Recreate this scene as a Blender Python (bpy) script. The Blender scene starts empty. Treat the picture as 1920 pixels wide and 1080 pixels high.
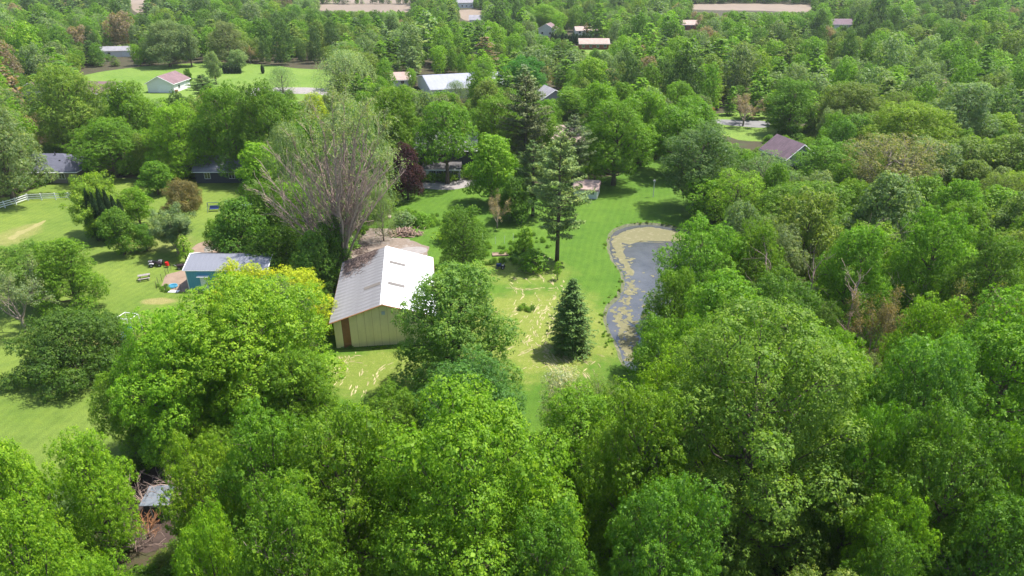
import bpy, bmesh, math, random
import numpy as np
from mathutils import Vector, Matrix
from mathutils.geometry import tessellate_polygon

# ------------------------------------------------------------------ camera, sky, sun, exposure
SC = bpy.context.scene
CAM_H = 44.0
PITCH = math.radians(26.5)
cam_data = bpy.data.cameras.new("camera")
cam_data.sensor_width = 36.0
cam_data.lens = 24.0
cam_data.clip_start = 0.5
cam_data.clip_end = 6000.0
cam = bpy.data.objects.new("camera", cam_data)
cam.location = (0, 0, CAM_H)
cam.rotation_euler = (math.pi / 2 - PITCH, 0, 0)
SC.collection.objects.link(cam)
SC.camera = cam

SUN_EL = math.radians(65)
SUN_AZ = math.radians(22)          # direction towards the sun, measured from +x towards +y
world = bpy.data.worlds.new("World")
SC.world = world
world.use_nodes = True
wn = world.node_tree
bg = wn.nodes["Background"]
sky = wn.nodes.new("ShaderNodeTexSky")
sky.sky_type = 'NISHITA'
sky.sun_disc = False
sky.sun_elevation = SUN_EL
sky.sun_rotation = math.pi / 2 - SUN_AZ
sky.altitude = 200
sky.dust_density = 1.6
wn.links.new(sky.outputs[0], bg.inputs[0])
bg.inputs[1].default_value = 0.14

sd = bpy.data.lights.new("sun", 'SUN')
sd.energy = 5.0
sd.angle = math.radians(0.53)
sd.color = (1.0, 0.96, 0.90)
sun = bpy.data.objects.new("sun", sd)
sdir = Vector((math.cos(SUN_EL) * math.cos(SUN_AZ), math.cos(SUN_EL) * math.sin(SUN_AZ), math.sin(SUN_EL)))
sun.rotation_euler = sdir.to_track_quat('Z', 'Y').to_euler()
sun.location = sdir * 300
SC.collection.objects.link(sun)

SC.view_settings.view_transform = 'Standard'
SC.view_settings.look = 'None'
SC.view_settings.exposure = 1.05
SC.view_settings.gamma = 1.0
SC.view_settings.use_curve_mapping = False
SC.render.engine = 'CYCLES'
SC.cycles.max_bounces = 6
SC.cycles.diffuse_bounces = 3
SC.cycles.glossy_bounces = 2
SC.cycles.transmission_bounces = 4
SC.cycles.volume_bounces = 0
SC.cycles.use_denoising = True

COL = SC.collection
CP, SP = math.cos(PITCH), math.sin(PITCH)
F = 1280.0


def ray(u, v):
    xc, yc = (u - 960) / F, (540 - v) / F
    return xc, CP + yc * SP, -SP + yc * CP


def gp(u, v, z=0.0):
    """world point at height z that the survey photo shows at (u, v)"""
    x, y, dz = ray(u, v)
    t = (z - CAM_H) / dz
    return Vector((x * t, y * t, z))


def proj(x, y, z):
    zc = y * CP + (CAM_H - z) * SP
    yc = -(CAM_H - z) * CP + y * SP
    return 960 + F * x / zc, 540 - F * yc / zc, zc


def h_at(y, v):
    """height seen at row v above a point y metres ahead"""
    _, ry, rz = ray(960, v)
    return CAM_H + rz * y / ry


# ------------------------------------------------------------------ object helpers
def link(o, parent=None):
    COL.objects.link(o)
    if parent is not None:
        o.parent = parent
    return o


def tag(o, label=None, cat=None, group=None, kind=None):
    if label:
        o["label"] = label
    if cat:
        o["category"] = cat
    if group:
        o["group"] = group
    if kind:
        o["kind"] = kind
    return o


def empty(name, loc, rz=0.0, label=None, cat=None, group=None):
    o = bpy.data.objects.new(name, None)
    o.location = loc
    o.rotation_euler = (0, 0, rz)
    o.empty_display_size = 0.5
    link(o)
    return tag(o, label, cat, group)


def mobj(name, me, parent=None, mat=None):
    if mat is not None:
        if len(me.materials) == 0:
            me.materials.append(mat)
    return link(bpy.data.objects.new(name, me), parent)


class MB:
    """collects boxes, prisms and tubes into one mesh"""

    def __init__(s):
        s.v, s.f = [], []

    def box(s, x0, x1, y0, y1, z0, z1):
        b = len(s.v)
        s.v += [(x, y, z) for z in (z0, z1) for y in (y0, y1) for x in (x0, x1)]
        for q in ((0, 2, 3, 1), (4, 5, 7, 6), (0, 1, 5, 4), (2, 6, 7, 3), (0, 4, 6, 2), (1, 3, 7, 5)):
            s.f.append(tuple(b + i for i in q))
        return s

    def poly(s, pts):
        b = len(s.v)
        s.v += [tuple(p) for p in pts]
        s.f.append(tuple(range(b, b + len(pts))))
        return s

    def prism(s, pts, vec):
        """closed prism: planar outline pts extruded along vec"""
        b = len(s.v)
        n = len(pts)
        vec = Vector(vec)
        s.v += [tuple(p) for p in pts] + [tuple(Vector(p) + vec) for p in pts]
        s.f.append(tuple(range(b + n - 1, b - 1, -1)))
        s.f.append(tuple(range(b + n, b + 2 * n)))
        for i in range(n):
            j = (i + 1) % n
            s.f.append((b + i, b + j, b + n + j, b + n + i))
        return s

    def tube(s, pts, rads, sides=6, cap=True):
        b = len(s.v)
        pts = [Vector(p) for p in pts]
        n = len(pts)
        up = None
        for i, p in enumerate(pts):
            d = (pts[min(i + 1, n - 1)] - pts[max(i - 1, 0)])
            if d.length < 1e-6:
                d = Vector((0, 0, 1))
            d.normalize()
            if up is None or abs(up.dot(d)) > 0.98:
                up = Vector((1, 0, 0)) if abs(d.x) < 0.8 else Vector((0, 1, 0))
            a = (up - d * up.dot(d)).normalized()
            c = d.cross(a)
            up = a
            for k in range(sides):
                t = 2 * math.pi * k / sides
                s.v.append(tuple(p + (a * math.cos(t) + c * math.sin(t)) * rads[i]))
        for i in range(n - 1):
            for k in range(sides):
                k2 = (k + 1) % sides
                s.f.append((b + i * sides + k, b + i * sides + k2, b + (i + 1) * sides + k2, b + (i + 1) * sides + k))
        if cap:
            s.f.append(tuple(b + k for k in range(sides - 1, -1, -1)))
            s.f.append(tuple(b + (n - 1) * sides + k for k in range(sides)))
        return s

    def mesh(s, name="mesh", smooth=False):
        me = bpy.data.meshes.new(name)
        me.from_pydata(s.v, [], s.f)
        if smooth:
            me.polygons.foreach_set("use_smooth", [True] * len(me.polygons))
        me.update()
        return me

    def build(s, name, mat, parent=None, smooth=False):
        return mobj(name, s.mesh(name, smooth), parent, mat)


# ------------------------------------------------------------------ materials
def new_mat(name):
    m = bpy.data.materials.new(name)
    m.use_nodes = True
    nt = m.node_tree
    nt.nodes.clear()
    out = nt.nodes.new("ShaderNodeOutputMaterial")
    return m, nt, out


def nd(nt, typ, **kw):
    n = nt.nodes.new(typ)
    for k, v in kw.items():
        if k.startswith("i_"):
            key = k[2:]
            n.inputs[int(key) if key.isdigit() else key.replace("_", " ")].default_value = v
        else:
            setattr(n, k, v)
    return n


def noise(nt, coord, scale, detail=4, rough=0.6):
    n = nd(nt, "ShaderNodeTexNoise")
    n.inputs["Scale"].default_value = scale
    n.inputs["Detail"].default_value = detail
    n.inputs["Roughness"].default_value = rough
    nt.links.new(coord, n.inputs["Vector"])
    return n.outputs["Fac"]


def ramp(nt, fac, stops, interp='LINEAR'):
    r = nd(nt, "ShaderNodeValToRGB")
    r.color_ramp.interpolation = interp
    e = r.color_ramp.elements
    while len(e) > 1:
        e.remove(e[-1])
    for i, (p, c) in enumerate(stops):
        if i == 0:
            el = e[0]
            el.position = p
        else:
            el = e.new(p)
        el.color = (c[0], c[1], c[2], 1) if not isinstance(c, (int, float)) else (c, c, c, 1)
    nt.links.new(fac, r.inputs[0])
    return r.outputs[0]


def mixc(nt, fac, a, b, mode='MIX'):
    m = nd(nt, "ShaderNodeMix", data_type='RGBA', blend_type=mode)
    for idx, val in ((0, fac), (6, a), (7, b)):
        if hasattr(val, "links") or isinstance(val, bpy.types.NodeSocket):
            nt.links.new(val, m.inputs[idx])
        elif isinstance(val, (int, float)):
            m.inputs[idx].default_value = val if idx == 0 else (val, val, val, 1)
        else:
            m.inputs[idx].default_value = (val[0], val[1], val[2], 1)
    return m.outputs[2]


def mth(nt, op, a, b=None, c=None, clamp=False):
    m = nd(nt, "ShaderNodeMath", operation=op, use_clamp=clamp)
    for i, val in enumerate((a, b, c)):
        if val is None:
            continue
        if isinstance(val, (int, float)):
            m.inputs[i].default_value = val
        else:
            nt.links.new(val, m.inputs[i])
    return m.outputs[0]


def objcoord(nt, scale=None):
    tc = nd(nt, "ShaderNodeTexCoord")
    if scale is None:
        return tc.outputs["Object"]
    mp = nd(nt, "ShaderNodeMapping")
    mp.inputs["Scale"].default_value = scale
    nt.links.new(tc.outputs["Object"], mp.inputs["Vector"])
    return mp.outputs[0]


def surf(name, c1, c2=None, scale=1.0, rough=0.8, bump=0.0, bscale=None, stretch=None, metallic=0.0, c3=None, spec=0.3, island=0.0):
    """general weathered surface: two or three tones mixed by noise, with fine relief"""
    m, nt, out = new_mat(name)
    co = objcoord(nt, stretch)
    c2 = c2 or tuple(x * 0.8 for x in c1)
    f = noise(nt, co, scale, 6, 0.65)
    stops = [(0.3, c1), (0.7, c2)] if c3 is None else [(0.28, c1), (0.5, c2), (0.75, c3)]
    col = ramp(nt, f, stops)
    fine = noise(nt, co, scale * 9, 3, 0.6)
    col = mixc(nt, 0.35, col, ramp(nt, fine, [(0.25, 0.55), (0.75, 1.0)]), 'MULTIPLY')
    if island:
        g = nd(nt, "ShaderNodeNewGeometry")
        col = mixc(nt, island, col, ramp(nt, g.outputs["Random Per Island"], [(0, 0.35), (1, 1.0)]), 'MULTIPLY')
    p = nd(nt, "ShaderNodeBsdfPrincipled")
    nt.links.new(col, p.inputs["Base Color"])
    p.inputs["Roughness"].default_value = rough
    p.inputs["Metallic"].default_value = metallic
    p.inputs["Specular IOR Level"].default_value = spec
    if bump:
        b = nd(nt, "ShaderNodeBump")
        b.inputs["Strength"].default_value = bump
        b.inputs["Distance"].default_value = 0.05
        nt.links.new(noise(nt, co, bscale or scale * 6, 5), b.inputs["Height"])
        nt.links.new(b.outputs[0], p.inputs["Normal"])
    nt.links.new(p.outputs[0], out.inputs[0])
    return m


def foliage_mat(name, source='OBJECT', trans=0.42, tip=(1.30, 1.18, 0.85), old=(0.70, 0.80, 0.78), rough=0.55):
    """leaf colour comes from the tree it hangs on; every leaf and every spray varies a little"""
    m, nt, out = new_mat(name)
    if source == 'OBJECT':
        oi = nd(nt, "ShaderNodeObjectInfo")
        base = oi.outputs["Color"]
    else:
        at = nd(nt, "ShaderNodeAttribute", attribute_type='INSTANCER', attribute_name='tint')
        base = at.outputs["Color"]
    g = nd(nt, "ShaderNodeNewGeometry")
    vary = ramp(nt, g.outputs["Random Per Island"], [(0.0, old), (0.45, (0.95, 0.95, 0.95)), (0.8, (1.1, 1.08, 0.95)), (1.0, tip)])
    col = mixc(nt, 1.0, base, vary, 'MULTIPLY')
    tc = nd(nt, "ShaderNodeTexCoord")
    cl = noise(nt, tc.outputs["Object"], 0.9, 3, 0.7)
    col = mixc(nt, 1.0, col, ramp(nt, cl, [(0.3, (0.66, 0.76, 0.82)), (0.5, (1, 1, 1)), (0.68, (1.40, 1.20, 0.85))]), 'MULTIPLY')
    p = nd(nt, "ShaderNodeBsdfPrincipled")
    p.inputs["Roughness"].default_value = rough
    p.inputs["Specular IOR Level"].default_value = 0.22
    nt.links.new(col, p.inputs["Base Color"])
    t = nd(nt, "ShaderNodeBsdfTranslucent")
    nt.links.new(mixc(nt, 1.0, col, (1.30, 1.50, 0.40), 'MULTIPLY'), t.inputs[0])
    mx = nd(nt, "ShaderNodeMixShader")
    mx.inputs[0].default_value = trans
    nt.links.new(p.outputs[0], mx.inputs[1])
    nt.links.new(t.outputs[0], mx.inputs[2])
    nt.links.new(mx.outputs[0], out.inputs[0])
    return m


M = {}
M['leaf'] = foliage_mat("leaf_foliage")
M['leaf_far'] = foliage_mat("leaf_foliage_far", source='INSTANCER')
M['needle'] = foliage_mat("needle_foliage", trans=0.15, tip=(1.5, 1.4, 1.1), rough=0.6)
M['bark'] = surf("bark", (0.16, 0.125, 0.095), (0.075, 0.058, 0.045), 3.0, 0.95, 0.6, 20, (1, 1, 0.25))
M['bark_pale'] = surf("bark_pale", (0.30, 0.25, 0.20), (0.17, 0.135, 0.105), 2.0, 0.9, 0.4, 20, (1, 1, 0.3))
M['bark_dead'] = surf("bark_dead", (0.46, 0.345, 0.285), (0.27, 0.185, 0.150), 1.2, 0.9, 0.3, 18, (1, 1, 0.4))
# ------------------------------------------------------------------ tree builders
def unit(a):
    return a / np.maximum(np.linalg.norm(a, axis=1, keepdims=True), 1e-9)


def leaf_quads(c, n, t, ln, wd, fold=0.18):
    """rhombic leaves: centre c, normal n, axis t, length ln, width wd -> verts (4N,3)"""
    t = unit(t - n * (t * n).sum(1, keepdims=True))
    b = np.cross(n, t)
    ln = ln.reshape(-1, 1)
    wd = wd.reshape(-1, 1)
    v = np.empty((len(c), 4, 3), np.float32)
    v[:, 0] = c - t * ln * 0.5
    v[:, 1] = c + b * wd * 0.5 + n * wd * fold + t * ln * 0.08
    v[:, 2] = c + t * ln * 0.5
    v[:, 3] = c - b * wd * 0.5 + n * wd * fold + t * ln * 0.08
    return v.reshape(-1, 3)


def quads_mesh(name, v, mat):
    nq = len(v) // 4
    me = bpy.data.meshes.new(name)
    me.vertices.add(nq * 4)
    me.vertices.foreach_set("co", v.astype(np.float32).ravel())
    me.loops.add(nq * 4)
    me.loops.foreach_set("vertex_index", np.arange(nq * 4, dtype=np.int32))
    me.polygons.add(nq)
    me.polygons.foreach_set("loop_start", np.arange(0, nq * 4, 4, dtype=np.int32))
    me.update(calc_edges=True)
    me.materials.append(mat)
    return me


def fib_dirs(n, rng):
    i = np.arange(n) + 0.5
    z = 1 - 2 * i / n
    ph = i * 2.399963 + rng.uniform(0, 6.28)
    r = np.sqrt(1 - z * z)
    d = np.stack([r * np.cos(ph), r * np.sin(ph), z], 1)
    return unit(d + rng.normal(0, 0.35 / math.sqrt(n) * 2, d.shape))


def sprays_to_leaves(P, N, rng, per, rad, leaf, droop=0.0, flat=0.5):
    """P spray centres, N outward directions; returns leaf quads"""
    k = len(P)
    P = np.repeat(P, per, 0)
    N = np.repeat(N, per, 0)
    R = np.repeat(rad, per).reshape(-1, 1)
    off = unit(rng.normal(0, 1, P.shape) + N * 0.75 + np.array([0, 0, 0.35])) * rng.uniform(0.45, 1.1, (len(P), 1))
    off[:, 2] *= 0.8
    c = P + off * R
    c[:, 2] -= droop * (np.linalg.norm(off[:, :2], axis=1)) * R[:, 0]
    nn = unit(N * 0.25 + np.array([0, 0, 0.35]) + off * 0.95 + rng.normal(0, 0.27, P.shape))
    t = unit(off + N * 0.3 + np.array([0, 0, -0.35 - droop]) + rng.normal(0, 0.5, P.shape))
    s = leaf * rng.uniform(0.65, 1.35, len(P))
    return leaf_quads(c, nn, t, s, s * rng.uniform(0.62, 0.9, len(P)))


def crown_profile(z, kind):
    if kind == 'dome':
        return np.sqrt(np.clip(1 - (z - 0.12) ** 2 / 0.80, 0.02, 1))
    if kind == 'oval':
        return np.sqrt(np.clip(1 - ((z - 0.45) / 0.6) ** 2, 0.02, 1))
    if kind == 'vase':
        return np.where(z > 0.6, np.sqrt(np.clip(1 - ((z - 0.6) / 0.45) ** 2, 0.02, 1)), 0.45 + 0.55 * z / 0.6)
    if kind == 'egg':
        return np.sqrt(np.clip(1 - ((z - 0.33) / 0.70) ** 2, 0.02, 1))
    return np.ones_like(z)


def broad_tree(seed, H, R, base, kind, nl, n_spray, per, leaf, spray_r, lobe_r=(0.26, 0.42), twigs=4, stems=1, droop=0.0,
               interior=0.12, bark='bark', sides=6, strip=0.0, leafmat='leaf', trunk_r=None):
    """trunk mesh and crown mesh of a leafy tree. H height, R crown radius, base = height where the crown starts"""
    rng = np.random.default_rng(seed)
    rnd = random.Random(seed)
    ch = H - base
    # lobes
    L, LR = [], []
    for i in range(nl):
        z = ((i + 0.5) / nl + rng.uniform(-.5, .5) / nl)
        z = z ** 0.9
        pr = float(crown_profile(np.array([z]), kind)[0])
        lr = R * rng.uniform(*lobe_r) * (0.75 + 0.35 * pr)
        th = i * 2.399963 + rng.uniform(-0.5, 0.5)
        rr = max(0.0, (pr * R * rng.uniform(0.74, 1.16)) - lr * 0.9)
        zc = base + z * ch
        zc = min(zc, H - lr * 0.80) - (rng.uniform(0, .10) * ch)
        zc = max(zc, base + lr * 0.35)
        L.append((rr * math.cos(th), rr * math.sin(th), zc))
        LR.append(lr)
    # core
    for q in (0.3, 0.6):
        L.append((rng.uniform(-.1, .1) * R, rng.uniform(-.1, .1) * R, base + q * ch))
        LR.append(R * 0.5)
    L = np.array(L)
    LR = np.array(LR)
    w = LR ** 2
    cnt = np.maximum((w / w.sum() * n_spray * 1.75).astype(int), 6)
    SP_, SN, SI = [], [], []
    for i in range(len(L)):
        d = fib_dirs(cnt[i], rng)
        # lumpy radius inside a lobe
        k = 2.6
        lump = 1 + 0.16 * np.sin(d[:, 0] * k * 2 + i) * np.cos(d[:, 1] * k * 2 + i * 1.7) + 0.12 * np.sin(d[:, 2] * 5 + i * 2.3) + rng.uniform(-0.20, 0.16, len(d))
        p = L[i] + d * (LR[i] * lump)[:, None] * np.array([1, 1, 0.86])
        dd = np.linalg.norm((p[:, None, :] - L[None]) / np.array([1, 1, 0.86]), axis=2) / LR[None]
        dd[:, i] = 9
        keep = (dd.min(1) > 0.80) & (d[:, 2] > -0.62) & (p[:, 2] > base * 0.75)
        if strip:
            keep &= rng.uniform(0, 1, len(d)) > strip
        SP_.append(p[keep])
        SN.append(d[keep])
        SI += [i] * int(keep.sum())
    P = np.concatenate(SP_)
    N = np.concatenate(SN)
    rad = spray_r * rng.uniform(0.65, 1.4, len(P))
    V = [sprays_to_leaves(P, N, rng, per, rad, leaf, droop)]
    if interior:
        ni = int(len(P) * interior)
        j = rng.integers(0, len(L), ni)
        pi_ = L[j] + unit(rng.normal(0, 1, (ni, 3))) * (LR[j] * rng.uniform(0.3, 0.85, ni))[:, None]
        V.append(sprays_to_leaves(pi_, unit(rng.normal(0, 1, (ni, 3))), rng, max(per // 3, 2), spray_r * 2.2 * np.ones(ni), leaf * 2.0))
    crown = quads_mesh("crown", np.concatenate(V), M[leafmat])
    # wood
    tb = MB()
    tr = trunk_r or (0.022 * H + 0.05)
    forks = []
    for s in range(stems):
        a = rnd.uniform(0, 6.28)
        lean = (0.0 if stems == 1 else R * 0.22)
        top = Vector((math.cos(a + s * 6.28 / stems) * lean, math.sin(a + s * 6.28 / stems) * lean, base + ch * 0.72))
        b0 = Vector((top.x * 0.12, top.y * 0.12, -0.3))
        pts, rr = [], []
        n = 6
        for k in range(n + 1):
            t = k / n
            p = b0.lerp(top, t) + Vector((rnd.uniform(-1, 1), rnd.uniform(-1, 1), 0)) * 0.02 * H * t
            pts.append(p)
            r = tr * (1 - 0.8 * t) / (stems ** 0.4)
            rr.append(r * (1.35 if k == 0 else 1))
        tb.tube(pts, rr, sides + 2)
        forks.append((pts, rr))
    for i in range(nl):
        pts, rr = forks[i % stems]
        z = L[i][2]
        zf = max(base * 0.7, min(z - 0.22 * ch, top.z) - rnd.uniform(0, 0.12) * ch)
        zf = min(zf, top.z * 0.98)
        t = (zf - pts[0].z) / (pts[-1].z - pts[0].z)
        t = min(max(t, 0.12), 0.98)
        k = min(int(t * 6), 5)
        a = pts[k].lerp(pts[k + 1], t * 6 - k)
        e = Vector(L[i])
        m1 = a.lerp(e, 0.5) + Vector((rnd.uniform(-.3, .3), rnd.uniform(-.3, .3), -0.06 * ch))
        r0 = tr * 0.34 * (LR[i] / R / 0.33)
        tb.tube([a, a.lerp(m1, 0.5), m1, m1.lerp(e, 0.55), e], [r0, r0 * 0.85, r0 * 0.68, r0 * 0.5, r0 * 0.3], sides, False)
        idx = [q for q, s_ in enumerate(SI) if s_ == i]
        rnd.shuffle(idx)
        for q in idx[:twigs]:
            g = Vector(P[q])
            s0 = m1.lerp(e, rnd.uniform(0.2, 0.95))
            mid = s0.lerp(g, 0.5) + Vector((0, 0, -0.05 * LR[i]))
            tb.tube([s0, mid, g + Vector(N[q]) * 0.12], [r0 * 0.32, r0 * 0.22, 0.012], max(sides - 2, 3), False)
    trunk = tb.mesh("trunk", True)
    trunk.materials.append(M[bark])
    return trunk, crown, H, R


def willow_tree(seed, H, R, base, nl, nstr, leaf, per, bark='bark_pale', fallen=0.0):
    """domed crown of short hanging strands covered in narrow leaves"""
    rng = np.random.default_rng(seed)
    t0, c0, _, _ = broad_tree(seed, H, R, base, 'dome', nl, 30, 2, leaf, 0.4, twigs=0, bark=bark, interior=0)
    ch = H - base
    P, N = [], []
    for i in range(nl):
        z = ((i + 0.5) / nl) ** 0.8
        pr = float(crown_profile(np.array([z]), 'dome')[0])
        lr = R * rng.uniform(0.26, 0.4)
        th = i * 2.399963
        rr = max(0, pr * R * rng.uniform(0.9, 1.08) - lr)
        c = np.array([rr * math.cos(th), rr * math.sin(th), min(base + z * ch, H - lr * .85)])
        d = fib_dirs(int(nstr / nl * 1.4), rng)
        d = d[d[:, 2] > -0.35]
        P.append(c + d * lr * np.array([1, 1, .9]) * rng.uniform(.9, 1.08, (len(d), 1)))
        N.append(d)
    P = np.concatenate(P)
    N = np.concatenate(N)
    k = len(P)
    s = np.tile(np.linspace(0.0, 1.0, per), k)
    P = np.repeat(P, per, 0)
    N = np.repeat(N, per, 0)
    ln = np.repeat(rng.uniform(0.6, 1.9, k), per)
    out = N * np.array([1, 1, 0.2])
    c = P + out * (s * ln * 0.35)[:, None] + np.array([0, 0, -1.0]) * (s ** 1.6 * ln * 1.15)[:, None] + rng.normal(0, 0.09, P.shape)
    nn = unit(N * 0.7 + np.array([0, 0, .35]) + rng.normal(0, .4, P.shape))
    t = unit(out * 0.4 + np.array([0, 0, -1]) + rng.normal(0, .3, P.shape))
    sz = leaf * rng.uniform(.7, 1.3, len(P))
    v = leaf_quads(c, nn, t, sz, sz * .36)
    # leaves inside so the crown is not hollow
    crown = quads_mesh("crown", v, M['leaf'])
    return t0, crown, H, R


def conifer(seed, H, R, base, kind='spruce', whorls=22, per_w=7, leaf=0.30, dens=10):
    rng = np.random.default_rng(seed)
    rnd = random.Random(seed)
    tb = MB()
    tb.tube([(0, 0, -0.3), (0.05, 0, H * 0.5), (0, 0.03, H * 0.97)], [0.02 * H, 0.012 * H, 0.02], 8)
    C, Nn, T = [], [], []
    for w in range(whorls):
        f = (w + rnd.uniform(-.3, .3)) / whorls
        f = min(max(f, 0), 0.985)
        z = base + (H - base) * f
        if kind == 'spruce':
            rr = R * (1 - f ** 2.1) ** 0.75 * (0.62 + 0.38 * min(1, f * 5 + 0.3)) * (1 + .16 * math.sin(w * 1.9))
            slope, tipup = -0.32, 0.12
        elif kind == 'pine':
            rr = R * (0.55 + 0.45 * math.sin(min(f * 3.3, 3.1))) * (1 - f ** 3 * 0.75)
            slope, tipup = 0.02 + 0.25 * f, 0.12
        else:      # columnar arborvitae
            rr = R * math.sin(min(1.0, f * 3 + 0.55) * 1.57) * (1 - f ** 4) * 0.75
            slope, tipup = 1.4, 0.0
        pw = per_w + (1 if rnd.random() < .5 else 0)
        for b in range(pw):
            if kind == 'pine' and rnd.random() < 0.22:
                continue
            a = w * 1.1 + b * 6.283 / pw + rnd.uniform(-.3, .3)
            ln = rr * (rnd.uniform(0.50, 1.18) if kind == 'pine' else rnd.uniform(0.72, 1.12))
            dr = np.array([math.cos(a), math.sin(a), 0.0])
            zz = z + rnd.uniform(-.25, .25) * (H - base) / whorls * 1.5
            e = dr * ln + np.array([0, 0, slope * ln + tipup * ln])
            if kind != 'column':
                m = dr * ln * .55 + np.array([0, 0, slope * ln * .62])
                tb.tube([(0, 0, zz), Vector(m) + Vector((0, 0, zz)), Vector(e) + Vector((0, 0, zz))], [0.018 + ln * 0.012, 0.014 + ln * .006, 0.008], 4, False)
            n = max(6, int(dens * ln * (1.0 if kind != 'column' else 2.2)))
            s = rng.uniform(0.12 if kind == 'spruce' else 0.35, 1.05, n)
            side = rng.normal(0, 1, n) * (0.16 + 0.13 * ln) * (1.15 - s * 0.75)
            bt = np.array([-dr[1], dr[0], 0])
            zc = slope * ln * s + tipup * ln * s * s
            c = dr * (s * ln)[:, None] + bt * side[:, None]
            c[:, 2] += zc + zz + rng.normal(0, .06 if kind == 'spruce' else .13, n)
            if kind == 'spruce':
                c[:, 2] -= np.abs(side) * 0.45
            if kind == 'column':
                c[:, 2] += rng.uniform(-.4, .4, n)
            C.append(c)
            T.append(np.tile(dr + np.array([0, 0, slope]), (n, 1)) + bt * np.sign(side)[:, None] * 0.8 + rng.normal(0, .35, (n, 3)))
            Nn.append(np.array([0, 0, 1.0]) * (1 if kind != 'column' else 0.1) + dr * (0.35 if kind != 'column' else 1.0) + rng.normal(0, .4, (n, 3)))
    C, Nn, T = np.concatenate(C), unit(np.concatenate(Nn)), unit(np.concatenate(T))
    sz = leaf * rng.uniform(.7, 1.4, len(C))
    v = leaf_quads(C, Nn, T, sz, sz * (0.42 if kind != 'pine' else 0.6))
    trunk = tb.mesh("trunk", True)
    trunk.materials.append(M['bark'])
    return trunk, quads_mesh("crown", v, M['needle']), H, R


def branch_fan(rnd, tb, p, d, ln, r, depth, up=0.15, spread=0.5, minr=0.012, kids=(2, 4), tips=None, jit=0.12, shrink=0.66):
    """recursive bare branches"""
    n = 5
    pts, rr = [p.copy()], [r]
    d = d.normalized()
    for k in range(n):
        d = (d + Vector((rnd.gauss(0, jit), rnd.gauss(0, jit), rnd.gauss(0, jit * .6) + up * 0.2))).normalized()
        p = p + d * ln / n
        pts.append(p.copy())
        rr.append(max(minr, r * (1 - 0.62 * (k + 1) / n)))
    tb.tube(pts, rr, 6 if r > 0.1 else (4 if r > 0.03 else 3), False)
    if depth == 0:
        if tips is not None:
            tips.append((pts[-1], d.copy()))
            tips.append((pts[-3], d.copy()))
        return
    for q in range(rnd.randint(*kids)):
        k = rnd.randint(1, n)
        side = Vector((rnd.gauss(0, 1), rnd.gauss(0, 1), rnd.gauss(0, 0.5)))
        side = (side - d * side.dot(d)).normalized()
        nd_ = (d + side * spread * rnd.uniform(0.5, 1.3) + Vector((0, 0, up * .6))).normalized()
        branch_fan(rnd, tb, pts[k], nd_, ln * shrink * rnd.uniform(.7, 1.2), rr[k] * 0.62, depth - 1, up, spread, minr, kids, tips, jit, shrink)
    branch_fan(rnd, tb, pts[-1], d, ln * shrink, rr[-1], depth - 1, up, spread, minr, kids, tips, jit, shrink)


def twiggy_tree(seed, H, R, base, leaf=0.12, per=10, rad=0.4, depth=3, n0=6, bark='bark_pale', spread=0.75, up=0.10):
    """a tree in bud: many fine twigs and a thin veil of small leaves"""
    rnd = random.Random(seed)
    rng = np.random.default_rng(seed)
    tb = MB()
    tips = []
    tb.tube([(0, 0, -.3), (0.05, 0, base * .6), (0, 0.05, base)], [0.035 * H, 0.028 * H, 0.026 * H], 7)
    for i in range(n0):
        a = i * 6.283 / n0 + rnd.uniform(-.3, .3)
        el = rnd.uniform(0.35, 1.25)
        d = Vector((math.cos(a) * math.cos(el), math.sin(a) * math.cos(el), math.sin(el)))
        branch_fan(rnd, tb, Vector((0, 0, base * rnd.uniform(.75, 1))), d, H * 0.36, 0.014 * H, depth, up, spread, 0.010, (2, 4), tips, 0.13, 0.64)
    P = np.array([t[0][:] for t in tips])
    N = np.array([t[1][:] for t in tips])
    # keep within the crown ellipsoid by scaling
    v = sprays_to_leaves(P, N, rng, per, rad * np.ones(len(P)), leaf, 0.1, 0.9)
    ext = np.abs(P[:, :2]).max()
    top = P[:, 2].max()
    s = np.array([R / ext, R / ext, H / top])
    me = tb.mesh("trunk", True)
    me.materials.append(M[bark])
    me.transform(Matrix.Diagonal((s[0], s[1], s[2], 1)))
    v = (v - np.repeat(np.repeat(P, per, 0), 4, 0)) + np.repeat(np.repeat(P * s, per, 0), 4, 0)
    return me, quads_mesh("crown", v, M['leaf']), H, R


PROTO = {}
# large trees near the camera
PROTO['big'] = [broad_tree(11, 19, 9.2, 3.0, 'egg', 54, 2500, 36, 0.180, 0.50, (0.15, 0.27), 5, interior=.2),
                broad_tree(12, 19, 8.2, 3.0, 'egg', 46, 2200, 36, 0.175, 0.50, (0.16, 0.28), 5, interior=.2)]
PROTO['maple'] = [broad_tree(21, 16, 6.3, 2.5, 'egg', 32, 1450, 32, 0.165, 0.43, (0.17, 0.33), 6, interior=.2),
                  broad_tree(22, 16, 6.3, 3.0, 'oval', 36, 1450, 32, 0.160, 0.42, (0.16, 0.30), 6, interior=.2),
                  broad_tree(23, 15, 6.0, 2.2, 'dome', 30, 1400, 32, 0.165, 0.44, (0.17, 0.33), 7, stems=3, interior=.18)]
PROTO['elm'] = [broad_tree(31, 22, 8.0, 2.5, 'oval', 64, 3000, 30, 0.155, 0.46, (0.13, 0.24), 5, interior=.22, stems=2)]
PROTO['airy'] = [broad_tree(41, 14, 5.8, 3.0, 'vase', 32, 900, 18, 0.17, 0.48, (0.16, 0.28), 14, stems=2, interior=.03, bark='bark_pale'),
                 broad_tree(42, 14, 5.8, 3.5, 'oval', 34, 950, 17, 0.17, 0.50, (0.16, 0.26), 12, stems=1, interior=.03)]
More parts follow.
